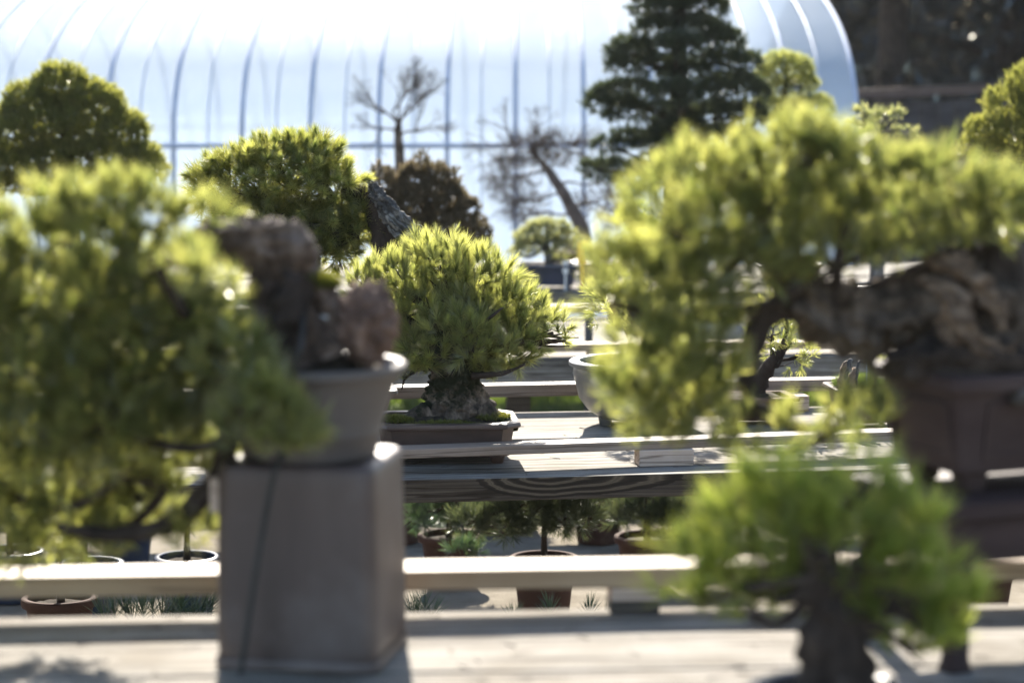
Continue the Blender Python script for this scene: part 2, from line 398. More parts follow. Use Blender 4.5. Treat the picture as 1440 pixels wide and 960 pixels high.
def film():
    m, t, o = mat('greenhouse_film'); L = t.links.new
    tr = N(t, "ShaderNodeBsdfTransparent"); tr.inputs[0].default_value = (.72, .81, .93, 1)
    tl = N(t, "ShaderNodeBsdfTranslucent"); tl.inputs[0].default_value = (.47, .56, .68, 1)
    df = N(t, "ShaderNodeBsdfDiffuse"); df.inputs[0].default_value = (.60, .71, .84, 1)
    rf = N(t, "ShaderNodeBsdfRefraction"); rf.inputs['IOR'].default_value = 1.08; rf.inputs['Roughness'].default_value = .55
    gl = N(t, "ShaderNodeBsdfGlossy"); gl.inputs['Roughness'].default_value = .5
    a = N(t, "ShaderNodeMixShader", i_0=.28); L(tl.outputs[0], a.inputs[1]); L(df.outputs[0], a.inputs[2])
    b = N(t, "ShaderNodeMixShader", i_0=.25); L(a.outputs[0], b.inputs[1]); L(rf.outputs[0], b.inputs[2])
    c = N(t, "ShaderNodeMixShader", i_0=.13); L(b.outputs[0], c.inputs[1]); L(tr.outputs[0], c.inputs[2])
    e = N(t, "ShaderNodeMixShader", i_0=.006); L(c.outputs[0], e.inputs[1]); L(gl.outputs[0], e.inputs[2])
    tc = N(t, "ShaderNodeTexCoord"); mp = N(t, "ShaderNodeMapping"); mp.inputs['Scale'].default_value = (3, 1.2, 5); L(tc.outputs['Object'], mp.inputs[0])
    nz = N(t, "ShaderNodeTexNoise", i_Scale=1.3, i_Detail=4.0); L(mp.outputs[0], nz.inputs['Vector'])
    bp = N(t, "ShaderNodeBump", i_Strength=.35, i_Distance=.05); L(nz.outputs[0], bp.inputs['Height'])
    for s in (gl, rf): L(bp.outputs[0], s.inputs['Normal'])
    L(e.outputs[0], o.inputs[0]); return m
M_FILM = film()

# ------------------------------------------------------------------ ground
g = MB(); g.add([(-110, -30, 0), (110, -30, 0), (110, 190, 0), (-110, 190, 0)], [(0, 1, 2, 3)])
gr = g.build('ground', M_SAND, smooth=False); gr['kind'] = 'structure'
g = MB(); n = 60
edge = [(-9 + 18*i/n, 11.4 + .25*noise.noise((i*.35, 2, 0)), .004) for i in range(n+1)] + [(9 - 18*i/n, 14.6 + .25*noise.noise((i*.35, 7, 0)), .004) for i in range(n+1)]
g.add(edge, [tuple(range(len(edge)))])
lw = g.build('lawn', M_LAWN, smooth=False); lw['kind'] = 'structure'
def blades(name, x0, x1, y0, y1, n, h, mt, seed=1):
    p = np.stack([rng.uniform(x0, x1, n), rng.uniform(y0, y1, n), np.full(n, .003)], 1)
    V, Fc, t = needles1(p, np.tile([[0, 0, 1.0]], (n, 1)) + rng.normal(0, .25, (n, 3)), h, .006, 4, shoot=.1, ang=(5, 40))
    o = soup(name, V, Fc, mt, None, t); o['kind'] = 'stuff'; return o
blades('grass', -4.5, 4.5, 11.5, 14.5, 26000, .07, M_GRASS)

# ------------------------------------------------------------------ benches
def bench(label, d0, yaw, ztop, planks, thick, legs, rails, blocks, half=2.7, mats=None, group='slatted display benches', front=None):
    """planks: (t0, t1); rails: (t0, t1, z0, z1, extra yaw); blocks: (s0, s1, t0, t1, z0, z1, mat)"""
    o = thing('display_bench', label, 'bench', (0, d0, 0), yaw, group)
    for i, (t0, t1) in enumerate(planks):
        m = MB().box(-half, half, t0, t1, ztop - thick, ztop, 60, .004, d0 + i)
        m.build('plank', M_BEAM if (front and i == 0) else M_WOOD, o, smooth=False, bevel=.004)
        if front and i == 0:          # sawn top board on the beam
            o.children[-1].data.materials.clear(); o.children[-1].data.materials.append(M_WOOD); o.children[-1].data.materials.append(M_BEAM)
            for f in o.children[-1].data.polygons: f.material_index = 1 if f.normal.z < .5 else 0
    for (s, t) in legs:
        m = MB(); m.box(s - .045, s + .045, t - .045, t + .045, 0, ztop - thick - .002)
        m.build('leg', M_POSTW, o, smooth=False, bevel=.004)
    for s in sorted(set(q[0] for q in legs)):
        ts = [q[1] for q in legs if q[0] == s]
        if len(ts) > 1:
            m = MB(); m.box(s - .03, s + .03, min(ts) + .047, max(ts) - .047, ztop - thick - .12, ztop - thick - .004)
            m.build('crossbar', M_POSTW, o, smooth=False, bevel=.004)
    for (t0, t1, z0, z1, ey) in rails:
        m = MB().box(-half, half, t0, t1, z0, z1, 50, .002, t0*7 + d0)
        r = m.build('rail', M_RAILW if front else M_RAIL, o, smooth=False, bevel=.003)
        r.rotation_euler = (0, 0, ey)
    for (s0, s1, t0, t1, z0, z1, mt) in blocks:
        m = MB().box(s0, s1, t0, t1, z0, z1)
        m.build('rail_block', mt, o, smooth=False, bevel=.003)
    BEN.append(o); return o
BEN = []

ZA, ZB = .87, .685
bench('nearest bench of wide bleached planks with a pale rail along its back edge', 3.9, R(3.6), ZA,
      [(-.40, 0), (-.915, -.412), (-1.42, -.928)], .06, [(-2.2, -.1), (2.2, -.1), (-2.2, -1.3), (2.2, -1.3), (.6, -1.3)],
      [(-.062, .03, ZA + .047, ZA + .081, R(.9))],
      [(.158, .238, -.055, .02, ZA + .024, ZA + .0465, M_BLOCK), (.158, .238, -.050, .02, ZA + .001, ZA + .0235, M_POSTW),
       (-1.5, -1.42, -.055, .02, ZA + .001, ZA + .0465, M_BLOCK), (1.5, 1.58, -.055, .02, ZA + .001, ZA + .0465, M_BLOCK)])
bench('middle bench with a dark ringed front beam and two thin rails on pale blocks', 6.3, R(8), ZB,
      [(0, .62), (.67, 1.21)], .062, [(-2.1, .1), (2.1, .1), (-2.1, 1.1), (2.1, 1.1)],
      [(.09, .166, ZB + .046, ZB + .071, R(5.2)), (1.20, 1.265, ZB + .050, ZB + .088, 0)],
      [(.365, .515, .118, .195, ZB + .001, ZB + .0455, M_BLOCK), (-.8, -.66, .02, .10, ZB + .001, ZB + .0455, M_BLOCK), (1.6, 1.75, .23, .31, ZB + .001, ZB + .0455, M_BLOCK),
       (-.95, -.85, 1.10, 1.209, ZB + .001, ZB + .0495, M_BLOCK), (1.0, 1.1, 1.10, 1.209, ZB + .001, ZB + .0495, M_BLOCK)], front=True)
def litter(o, s0, s1, t0, t1, z, n):
    p = np.stack([rng.uniform(s0, s1, n), rng.uniform(t0, t1, n), np.full(n, z + .0015)], 1)
    V, Fc, t = needles1(p, np.concatenate([rng.normal(0, 1, (n, 2)), np.zeros((n, 1))], 1), .045, .0022, 2, shoot=.1, ang=(0, 14))
    V[:, 2] = np.clip(V[:, 2], z + .0006, z + .004); soup('needle_litter', V, Fc, M_TWIG, o, t, kind='stuff')
litter(BEN[0], -1.2, 1.2, -.9, -.01, ZA, 220); litter(BEN[1], -1.2, 1.2, .02, 1.18, ZB, 170)
ZC = .652
bench('third bench back with a thick brown front beam below a bright rail', 9.2, R(6), ZC,
      [(0, .46)], .115, [(-2.0, .1), (2.0, .1), (-2.0, .36), (2.0, .36), (.05, .25)],
      [(.04, .115, ZC + .022, ZC + .052, 0)], [(.30, .38, .045, .11, ZC + .001, ZC + .0215, M_BLOCK), (-1.2, -1.1, .045, .11, ZC + .001, ZC + .0215, M_BLOCK)], half=3)
ZD = .60
bench('broad pale bench behind the third one, beside the thin dark iron post', 10.15, R(4), ZD,
      [(0, .38), (.395, .78), (.795, 1.15)], .05, [(-2.4, .1), (2.4, .1), (-2.4, 1.05), (2.4, 1.05)],
      [(1.06, 1.14, ZD + .03, ZD + .06, 0)], [(.2, .28, 1.07, 1.13, ZD + .001, ZD + .0295, M_BLOCK)], half=3.2)
ZE = .615
bench('furthest bench of pale planks under the dark blue pot near the greenhouse', 12.45, R(2), ZE,
      [(0, .4), (.415, .82)], .06, [(-2.8, .1), (2.8, .1), (-2.8, .7), (2.8, .7)],
      [], [], half=3.8)
ZF = .60
bench('pale bench close to the greenhouse under the two leafless trees', 13.6, R(1), ZF,
      [(0, .45), (.465, .9)], .06, [(-3, .1), (3, .1), (-3, .8), (3, .8)], [], [], half=4.2)
pst = thing('iron_post', 'thin dark iron post standing behind the third bench', 'post', (P(828, 487, 10.0)[0], 10.0, 0))
m = MB(); m.loft([circ(.017, 0, 10), circ(.017, .765, 10), circ(.012, .772, 10)]); m.build('shaft', M_IRON, pst)
m = MB(); m.loft([circ(.03, .0, 10), circ(.03, .012, 10)]); m.build('foot_plate', M_IRON, pst)

# ------------------------------------------------------------------ pots
def pot_parts(root, kind, w_, d_, h, mt, c=.02, cn=4, rot=0, soil=True, lip=.012, feet=True, taper=.82, z0=0.0, soilmat=None, mound=.02, panel=False):
    """pot with lip, wall thickness, feet and a soil mound, standing at the root origin"""
    fh = .16*h if feet else 0
    if kind == 'bowl': fh = .10*h
    rt = Matrix.Rotation(rot, 3, 'Z')
    def ring(off, z):
        if kind == 'round': q = circ(w_/2 + off, z, 48)
        else: q = rrect(w_/2 + off, d_/2 + off, max(.004, c + off*.4), z, cn)
        return np.array([rt @ Vector(p) for p in q])
    b = -(1-taper)*w_/2; th = max(.010, .05*w_)
    if kind == 'bowl':
        kind = 'round'
        prof = [(-w_*.30, fh), (-w_*.22, fh + .01*h), (-w_*.12, fh + .14*h), (-w_*.05, fh + .32*h), (-.008, fh + .55*h), (0, .80*h), (-.003, .90*h), (lip, .93*h), (lip, .985*h), (lip-.004, h), (-th, h), (-th-.002, h*.97), (-th, h*.8), (-w_*.3, h*.75)]
    else:
        prof = [(b, fh), (b + .004, fh + .003), (b*.55, fh + (h-fh)*.45), (b*.1 - .003, h*.84), (-.002, h*.855), (lip, h*.87), (lip + .002, h*.92), (lip, h*.985), (lip - .004, h), (-th + .003, h), (-th, h*.985), (-th, h*.80)]
    P_ = MB(); P_.loft([ring(o_, z) for o_, z in prof])
    p = P_.build('pot', mt, root, angle=35)
    if feet:
        fw = .11*w_
        if kind == 'round':
            fp = [((w_/2 + b)*.62*math.cos(a), (w_/2 + b)*.62*math.sin(a)) for a in (R(200), R(320), R(260) if False else R(80))]
        else:
            fp = [(sx*(w_/2 + b - fw*.75), sy*(d_/2 + b - fw*.6)) for sx in (-1, 1) for sy in (-1, 1)]
        for (x, y) in fp:
            f = MB(); q = rt @ Vector((x, y, 0))
            f.loft([np.array([rt @ Vector((x, y, 0)) + rt @ Vector(pp) for pp in rrect(fw*.5*s, fw*.45*s, .008, z, 3)]) for s, z in ((.75, 0), (.85, .004), (1.1, fh + .012))])
            f.build('foot', mt, p)
    if panel:   # raised frame on the two faces that show
        for (nx, ny, ln) in ((0, -1, w_), (-1, 0, d_)):
            f = MB(); off = (d_ if ny else w_)/2
            hw = ln*.36
            zz0, zz1 = fh + .12*h, h*.76
            def pt(u, z, o_=0):
                k = (z - fh)/(h - fh); inset = b*(1-k)*.9
                return rt @ Vector((u if ny else nx*(off + inset + o_), ny*(off + inset + o_) if ny else u, z))
            for (u0, u1, za, zb) in ((-hw, hw, zz0, zz0 + .01), (-hw, hw, zz1 - .01, zz1), (-hw, -hw + .01, zz0 + .0102, zz1 - .0102), (hw - .01, hw, zz0 + .0102, zz1 - .0102)):
                vv = [pt(u, z, o_) for o_ in (-.01, .004) for (u, z) in ((u0, za), (u1, za), (u1, zb), (u0, zb))]
                f.add(vv, [(0, 3, 2, 1), (4, 5, 6, 7), (0, 1, 5, 4), (1, 2, 6, 5), (2, 3, 7, 6), (3, 0, 4, 7)])
            f.build('moulding', mt, p, smooth=False)
    if soil:
        s = MB(); rings = []
        for k, sc in enumerate((1, .93, .8, .6, .4, .2, .05)):
            q = ring(-th - .001, h*.86 + mound*(1 - sc**2)); cxy = q.mean(0)
            q = cxy + (q - cxy)*np.array([sc, sc, 1])
            for i in range(len(q)):
                q[i][2] += .005*noise.fractal(Vector(q[i])*45 + Vector((w_*90, 0, 0)), 1, 2, 3)
            rings.append(q)
        s.loft(rings, False, True); s.build('soil', soilmat or M_SOIL, root)
    return p

def moss(root, cx, cy, z, r, n, L=.012, mt=None, sq=.6, name='moss'):
    a = rng.uniform(0, 2*math.pi, n); q = np.sqrt(rng.uniform(0, 1, n))
    p = np.stack([cx + r*q*np.cos(a), cy + r*sq*q*np.sin(a), z + .012*(1-q**2) + rng.uniform(0, .004, n)], 1)
    V, Fc, t = needles1(p, np.tile([[0, 0, 1.0]], (n, 1)) + rng.normal(0, .35, (n, 3)), L, .0016, 9, shoot=.4, ang=(10, 60))
    return soup(name, V, Fc, mt or M_MOSS, root, t)

# individual needle tufts share a few meshes
TUFT = {}
def tuft_meshes(key, mt, n, W, ang, shoot, k=8):
    if key not in TUFT:
        out = []
        for i in range(k):
            V, Fc, t = needles1(np.zeros((1, 3)), np.array([[0, 0, 1.0]]), 1.0, W, n, shoot=shoot, ang=ang)
            t = np.clip(t + rng.normal(0, .12), 0, 1)
            out.append(soup_mesh('needle_tuft', V, Fc, mt, t))
        TUFT[key] = out
    return TUFT[key]
def place_tufts(root, pos, ax, L, key, limit, crown_mat, n, W, ang, shoot, W_rest, n_rest):
    """the tufts that show largest are objects of their own; what is left is one crown"""
    o = root_org(root)
    score = pos[:, 1] - .25*pos[:, 2]
    order = np.argsort(score)
    ms = tuft_meshes(key, crown_mat, n, W, ang, shoot)
    for i in order[:limit]:
        t = bpy.data.objects.new('needle_tuft', ms[int(rng.integers(len(ms)))])
        q = Vector(ax[i]).to_track_quat('Z', 'Y') @ Matrix.Rotation(rng.uniform(0, 6.28), 4, 'Z').to_quaternion()
        t.rotation_mode = 'QUATERNION'; t.rotation_quaternion = q
        t.location = Vector(pos[i] - o); s = L*rng.uniform(.8, 1.2); t.scale = (s, s, s)
        t.parent = root; COL.objects.link(t)
    rest = order[limit:]
    if len(rest):
        V, Fc, t = needles1(pos[rest], ax[rest], L*rng.uniform(.8, 1.2, len(rest)), W_rest, n_rest, shoot=shoot, ang=ang)
        soup('crown', V, Fc, crown_mat, root, t, world=True, kind='stuff')

def branch(root, pts, rad, mt, name='branch', n=14, sides=8, amp=.004, freq=30, seed=0, parent=None, **kw):
    m = MB().tube(pts, rad, n, sides, amp, freq, seed, **kw)
    return m.build(name, mt, parent or root, world=True, angle=180)
def limbs(root, E, a, mt, r0=.012, sag=.0, seed=0, parent=None, twigs=True):
    """a limb from point a out to every foliage pad, with side twigs, as one part each"""
    for i, (c, r) in enumerate(E):
        a = np.asarray(a, float)
        mid = a*.45 + c*.55 + rng.normal(0, .02, 3) + np.array([0, 0, -r[2]*.2])
        m = MB().tube([a, mid, c], [r0, r0*.75, r0*.35], 9, 7, r0*.2, 40, seed + i)
        if twigs:
            for k in range(6):
                e = c + rng.normal(0, 1, 3)*r*.36; s_ = mid*(1 - k/6) + c*(k/6)
                m.tube([s_, (s_ + e)/2 + np.array([0, 0, -.004]), e], [r0*.35, r0*.25, r0*.1], 5, 5)
        m.build('branch', mt, parent or root, world=True, angle=180)

# ------------------------------------------------------------------ centre pine (in focus)
D = 6.66; base = P(625, 648, 6.62); base[2] = ZB + .001
ct = thing('bonsai_pine', 'sharp dome shaped pine with a thick mossy trunk in a shallow brown rectangular pot', 'bonsai', base, R(0), 'potted bonsai on the benches')
pw = .40
pot_parts(ct, 'rect', .378, .27, .114, M_BROWNPOT, c=.034, cn=1, rot=R(5), lip=.012, taper=.90, mound=.03)
k = D/F
tb = base + np.array([0, 0, .09])
def tpx(x, y, dd=0): return P(x, y, D + dd)
trunk = branch(ct, [tpx(640, 604), tpx(640, 590), tpx(641, 570), tpx(640, 545), tpx(640, 520), tpx(632, 490), tpx(628, 455), tpx(625, 415)],
       [.150, .124, .098, .080, .076, .070, .05, .03], M_BARKMOSS, 'trunk', 80, 110, .026, 26, 3, ridge=.06)
for (x0, x1, s) in ((600, 545, 1), (680, 728, 2), (640, 628, 3)):
    branch(ct, [tpx(x0, 580, -.06), tpx((x0+x1)/2, 594, -.09), tpx(x1, 603, -.11)], [.035, .026, .008], M_BARKMOSS, 'root', 10, 12, .007, 40, s)
CP = pads([(618, 373, 52, 37), (564, 388, 50, 34), (674, 394, 54, 38), (520, 402, 36, 28), (596, 430, 62, 44), (655, 445, 62, 44), (712, 428, 46, 38),
           (552, 452, 44, 44), (748, 452, 40, 30), (778, 468, 30, 24), (720, 482, 56, 36), (660, 496, 52, 36), (602, 486, 52, 40), (566, 516, 34, 36), (700, 512, 44, 22), (606, 510, 40, 24), (655, 512, 46, 22), (748, 500, 30, 18), (790, 478, 22, 16), (640, 468, 54, 30, -.07), (600, 500, 40, 26, -.05), (670, 490, 50, 26, -.08), (620, 400, 60, 50, .12), (690, 450, 80, 50, .1), (570, 450, 60, 50, .1)], D, .62)
limbs(ct, CP, tpx(633, 500), M_BARKD, .014, parent=trunk)
branch(ct, [tpx(665, 528, -.06), tpx(690, 527, -.09), tpx(716, 522, -.10), tpx(738, 512, -.09)], [.013, .009, .006, .003], M_BARKD, 'branch', 12, 8, .004, 40, 5, parent=trunk)
branch(ct, [tpx(640, 480, -.04), tpx(670, 462, -.09), tpx(690, 446, -.11), tpx(708, 432, -.10)], [.009, .007, .005, .003], M_BARKD, 'branch', 12, 8, .003, 40, 6, parent=trunk)
pos, ax = shell(CP, 7000, .25, .6, .50, .04, .018)
pos, ax = thin(pos, ax, .0245)
print('centre tufts', len(pos))
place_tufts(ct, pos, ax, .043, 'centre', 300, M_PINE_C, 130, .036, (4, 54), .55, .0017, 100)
moss(ct, -.135, -.08, .108, .055, 380, sq=.5); moss(ct, .135, -.03, .112, .05, 420, sq=1.0)
moss(ct, 0, -.11, .10, .11, 300, .010, sq=.25)

# ------------------------------------------------------------------ tufted pine behind, left
D2 = 7.25; b2 = P(470, 600, D2); b2[2] = ZB + .001
tt = thing('bonsai_pine', 'pine with chunky needle tufts and a slanting grey deadwood trunk behind the dome shaped pine', 'bonsai', b2, 0, 'potted bonsai on the benches')
pot_parts(tt, 'rect', .34, .26, .12, M_BROWNPOT, c=.02, cn=4, rot=R(8))
def q2(x, y, dd=0): return P(x, y, D2 + dd)
tr2 = branch(tt, [q2(470, 590), q2(478, 540), q2(505, 480), q2(545, 410), q2(560, 360), q2(545, 315), q2(520, 280), q2(480, 270)], [.10, .085, .085, .09, .085, .06, .04, .02], M_BARKD, 'trunk', 40, 28, .016, 18, 9, ridge=.06)
for k_, (dy_, r_, sd_) in enumerate(((0, .013, 4), (10, .014, 8), (22, .013, 12), (34, .010, 17), (-6, .007, 21))):
    branch(tt, [q2(604 - k_*4, 338 + dy_*.2, -.06 - k_*.012), q2(580 - k_*3, 318 + dy_*.6, -.09), q2(554 - k_*2, 292 + dy_*.8, -.09), q2(532, 268 + dy_*.7, -.07), q2(518, 256 + dy_*.5, -.03)], [r_*.5, r_, r_*1.1, r_*.9, r_*.4], M_GREYWOOD, 'deadwood', 40, 18, r_*1.3, 30, sd_, ridge=.3, twist=5, parent=tr2)
branch(tt, [q2(560, 335, -.12), q2(578, 326, -.15), q2(588, 318, -.16), q2(598, 322, -.17)], [.008, .007, .005, .002], M_GREYWOOD, 'deadwood', 10, 7, .002, 30, 2, parent=tr2)
branch(tt, [q2(600, 338, -.05), q2(640, 352, -.02), q2(655, 372, 0)], [.02, .03, .02], M_BARKD, 'branch', 12, 12, .008, 30, 2, parent=tr2)
TP = pads([(400, 256, 104, 70), (340, 254, 62, 56), (462, 268, 56, 50), (302, 258, 44, 40), (288, 272, 30, 30), (430, 228, 70, 44), (385, 226, 50, 36), (380, 310, 90, 46), (460, 322, 62, 46), (500, 300, 28, 30), (330, 310, 50, 40), (430, 350, 60, 34), (498, 330, 26, 22), (465, 358, 44, 24), (395, 352, 60, 26), (515, 318, 18, 18)], D2, .6)
limbs(tt, TP, q2(500, 330), M_BARKD, .014, parent=tr2)
pos, ax = shell(TP, 4200, .0, .7, .22, .02, .020)
pos, ax = thin(pos, ax, .041)
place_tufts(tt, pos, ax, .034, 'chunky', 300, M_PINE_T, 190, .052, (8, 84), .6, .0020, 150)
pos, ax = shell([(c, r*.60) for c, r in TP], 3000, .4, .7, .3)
V, Fc, t = needles1(pos, ax, .05, .0026, 24, shoot=.6, ang=(10, 60)); soup('inner_needles', V, Fc, M_PINE_M, tt, t, world=True, kind='stuff')  # darker needle core puts shade between the tufts into the colour
moss(tt, P(572, 338, 7.1)[0] - b2[0], 7.12 - b2[1], P(572, 338, 7.1)[2] - b2[2] - .01, .035, 90, .014)

# ------------------------------------------------------------------ stand + cascade bonsai, near left
yaw = R(-9)
sb = np.array([P(442, 940, 3.60)[0], 3.60, ZA + .001])
st = thing('pot_stand', 'tall tapering grey brown clay pedestal carrying the cone shaped pot', 'stand', sb, yaw)
m = MB(); rings = []; H = .305
for s, z in ((.114, 0), (.117, .004), (.121, .02), (.1225, .045), (.1225, .09), (.121, .18), (.119, H - .035), (.119, H - .012), (.117, H - .003), (.113, H), (.09, H), (.088, H - .004)):
    rings.append(rrect(s, s, .028, z, 6))
m.loft(rings); body = m.build('column', M_STAND, st, angle=50)
m = MB(); rings = []
for s, z in ((.1215, .001), (.1255, .004), (.1255, .013), (.1235, .018)): rings.append(rrect(s, s, .03, z, 6))
m.loft(rings, False, False); m.build('base_rim', M_STAND, st)
lit_lug = P(306, 695, 3.545); a = Matrix.Rotation(-yaw, 3, 'Z') @ Vector(lit_lug - sb)
m = MB(); m.box(a.x - .010, a.x + .0125, a.y - .012, a.y + .012, a.z - .026, a.z + .026); m.build('lit_lug', M_BLOCK, st, smooth=False, bevel=.004)  # pale colour stands in for a sunlit corner of the pedestal

pb = sb + np.array([-.004, .0, H + .001])
ca = thing('bonsai_pine', 'large blurred cascading pine spilling left from a grey cone shaped pot on the pedestal', 'bonsai', pb, 0, 'potted bonsai on the benches')
m = MB(); prof = [(.096, 0), (.100, .002), (.108, .035), (.1095, .037), (.1095, .042), (.109, .044), (.133, .118), (.135, .122), (.146, .126), (.148, .131), (.1465, .138), (.141, .141), (.133, .139), (.128, .12)]
m.loft([circ(r, z, 64) for r, z in prof]); m.build('pot', M_CLAY, ca, angle=35)
m = MB(); rings = [np.array([(p[0], p[1], p[2] + .008*noise.noise(Vector(p)*30)) for p in circ(r, .125 + .03*(1 - (r/.124)**2), 40)]) for r in (.1235, .115, .1, .08, .05, .02)]
m.loft(rings, False, True); m.build('soil', M_SOIL, ca)
DA = 3.585
def qa(x, y, dd=0): return P(x, y, DA + dd)
tra = branch(ca, [qa(430, 510), qa(412, 462), qa(392, 425), qa(402, 388), qa(388, 356), qa(345, 344), qa(300, 340), qa(255, 362), qa(215, 400)], [.085, .060, .046, .046, .046, .036, .032, .026, .02], M_BARKA, 'trunk', 90, 60, .016, 42, 12, ridge=.17, twist=4)
branch(ca, [qa(412, 378, -.03), qa(420, 352, -.04), qa(408, 336, -.03), qa(370, 334, -.03), qa(325, 332, -.03), qa(285, 336, -.02)], [.018, .026, .024, .020, .018, .012], M_BARKA, 'knot', 60, 40, .010, 46, 22, ridge=.2, twist=4, parent=tra)
branch(ca, [qa(395, 500, -.06), qa(402, 440, -.07), qa(420, 390, -.05)], [.03, .026, .022], M_BARKD, 'deadwood', 30, 24, .014, 30, 4, ridge=.2, twist=3, parent=tra)
branch(ca, [qa(255, 352), qa(265, 420), qa(300, 520), qa(320, 610), qa(300, 680), qa(235, 738), qa(150, 750), qa(80, 740)], [.026, .022, .02, .018, .017, .016, .013, .006], M_BARKD, 'branch', 40, 14, .005, 30, 5, parent=tra)
branch(ca, [qa(418, 372, .0), qa(446, 400, -.01), qa(470, 432, -.02), qa(500, 475, -.03)], [.022, .022, .020, .024], M_BARKA, 'root', 26, 20, .012, 30, 5, parent=tra, ridge=.15)
moss(ca, qa(452, 405, -.02)[0] - pb[0], qa(452, 405, -.02)[1] - pb[1], qa(452, 408, -.02)[2] - pb[2], .028, 260, .016, sq=.8)
# scaly rock beside the trunk
bm = bmesh.new(); bmesh.ops.create_icosphere(bm, subdivisions=5, radius=1.0)
rc = qa(516, 455, -.03) - pb
for v in bm.verts:
    d_ = Vector(v.co); nv = noise.voronoi(d_*2.6)[0]
    v.co = Vector((d_.x*.040, d_.y*.045, d_.z*.056))*(1 + .32*(nv[1] - nv[0]) - .12 + .18*noise.fractal(d_*3, 1, 2, 4) + .22*noise.voronoi(d_*6)[0][0] + .08*noise.fractal(d_*11, 1, 2, 3)) + Vector(rc)
me = bpy.data.meshes.new('rock'); bm.to_mesh(me); bm.free(); me.materials.append(M_ROCK)
me.polygons.foreach_set('use_smooth', [True]*len(me.polygons))
ro = bpy.data.objects.new('rock', me); COL.objects.link(ro); ro.parent = ca
pl = qa(453, 437, -.02) - pb
m = MB(); m.box(pl[0] - .016, pl[0] + .016, pl[1] - .010, pl[1] + .010, pl[2] - .012, pl[2] - .006); m.build('highlight_plate', M_WHITE, ca, smooth=False, bevel=.002)  # white plate imitates a bright flat highlight beside the trunk
AP = pads([(140, 288, 110, 36), (30, 332, 90, 36), (226, 306, 84, 32), (290, 308, 50, 18), (170, 318, 90, 34), (20, 352, 90, 44), (120, 350, 110, 44), (296, 388, 48, 22, -.20), (328, 410, 32, 18, -.22), (250, 372, 40, 22, -.16),
           (210, 385, 90, 42), (90, 420, 120, 52), (255, 440, 76, 44), (-60, 440, 90, 110), (180, 490, 120, 52), (310, 478, 56, 42), (70, 520, 110, 52), (300, 560, 80, 46, .1),
           (150, 588, 120, 48), (40, 610, 80, 44), (368, 600, 72, 56, -.10), (412, 622, 46, 40, -.12), (378, 555, 52, 40, -.10), (330, 520, 60, 44, -.05), (250, 640, 80, 36, .15), (120, 672, 110, 46, .2), (20, 700, 70, 54, .2), (330, 646, 50, 22, .15), (195, 706, 62, 30, .2), (90, 756, 80, 40, .25), (-50, 690, 80, 90, .25),
           (268, 752, 44, 34, .1), (170, 772, 50, 20, .15), (60, 470, 140, 70, .05), (70, 640, 120, 54, .08), (200, 690, 80, 32, .2), (60, 745, 110, 50, .2), (150, 620, 110, 46, 0), (230, 600, 80, 40, .05), (230, 520, 110, 60, .05), (60, 590, 140, 60, .05), (40, 440, 130, 50, .12), (200, 460, 120, 50, .12), (120, 540, 150, 50, .15), (270, 560, 90, 50, .12), (90, 650, 140, 56, .18), (240, 640, 80, 40, .2), (60, 720, 120, 60, .2), (290, 480, 60, 40, .1)], 3.49, .6)
pos, ax = shell(AP, 2800, .2, .6, .5, .03, .014)
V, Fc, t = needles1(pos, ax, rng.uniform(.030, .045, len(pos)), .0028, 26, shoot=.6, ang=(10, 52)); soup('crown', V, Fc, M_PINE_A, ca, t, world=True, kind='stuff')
for i, j in ((0, 2), (4, 5), (9, 10), (13, 15), (17, 18), (22, 23), (25, 26), (28, 29), (19, 20)):
    limbs(ca, [AP[i], AP[j]], (AP[i][0] + qa(270, 440 + 8*i))/2, M_BARKD, .010, parent=tra)
# tie cord
c0 = [qa(428, 430, -.05), qa(424, 482, -.135), qa(418, 500, -.155), qa(408, 560, -.135), qa(400, 630, -.125), qa(389, 655, -.162), qa(380, 690, -.166), qa(362, 790, -.176), qa(338, 948, -.182)]
co = thing('tie_cord', 'thin dark cord hanging down over the cone shaped pot and its pedestal', 'cord', c0[0])
m = MB().tube(c0, [.0042]*len(c0), 60, 8); m.build('strand', M_CORD, co, world=True)

# ------------------------------------------------------------------ big bonsai near right
ry = R(23)
cb = P(1340, 700, 3.5); zB = 1.128
ctr = np.array([cb[0], 3.5, 0]) + np.array([math.cos(ry)*.21 - math.sin(ry)*.11, math.sin(ry)*.21 + math.cos(ry)*.11, 0])
sd = thing('display_stand', 'low dark reddish table stand under the big right hand pot', 'stand', (ctr[0], ctr[1], ZA + .001), ry)
hs = zB - ZA - .003
m = MB(); m.loft([rrect(.235, .145, .012, z, 3) if s == 0 else rrect(.235 - s, .145 - s, .012, z, 3) for s, z in ((.006, hs - .03), (0, hs - .026), (0, hs - .004), (.004, hs))]); m.build('top_board', M_STANDB, sd)
for (x0, x1, y0, y1) in ((-.19, .19, -.13, -.115), (-.19, .19, .115, .13), (-.22, -.205, -.1, .1), (.205, .22, -.1, .1)):
    m = MB(); m.box(x0, x1, y0, y1, hs - .095, hs - .0305); m.build('apron', M_STANDB, sd, smooth=False, bevel=.003)
for sx in (-1, 1):
    for sy in (-1, 1):
        m = MB(); m.loft([rrect(.016 + e, .016 + e, .006, z, 2) + np.array([sx*.206, sy*.118, 0]) for e, z in ((.004, 0), (.0, .02), (0, hs*.5), (.003, hs - .0305))]); m.build('leg', M_STANDB, sd)
bb = thing('bonsai_pine', 'largest blurred pine with a twisted trunk in a dark red panelled pot at right', 'bonsai', (ctr[0], ctr[1], zB), 0, 'potted bonsai on the benches')
pot_parts(bb, 'rect', .42, .23, .178, M_REDPOT, c=.016, cn=3, rot=ry, lip=.010, taper=.88, mound=.055, panel=True)
DB = 3.66
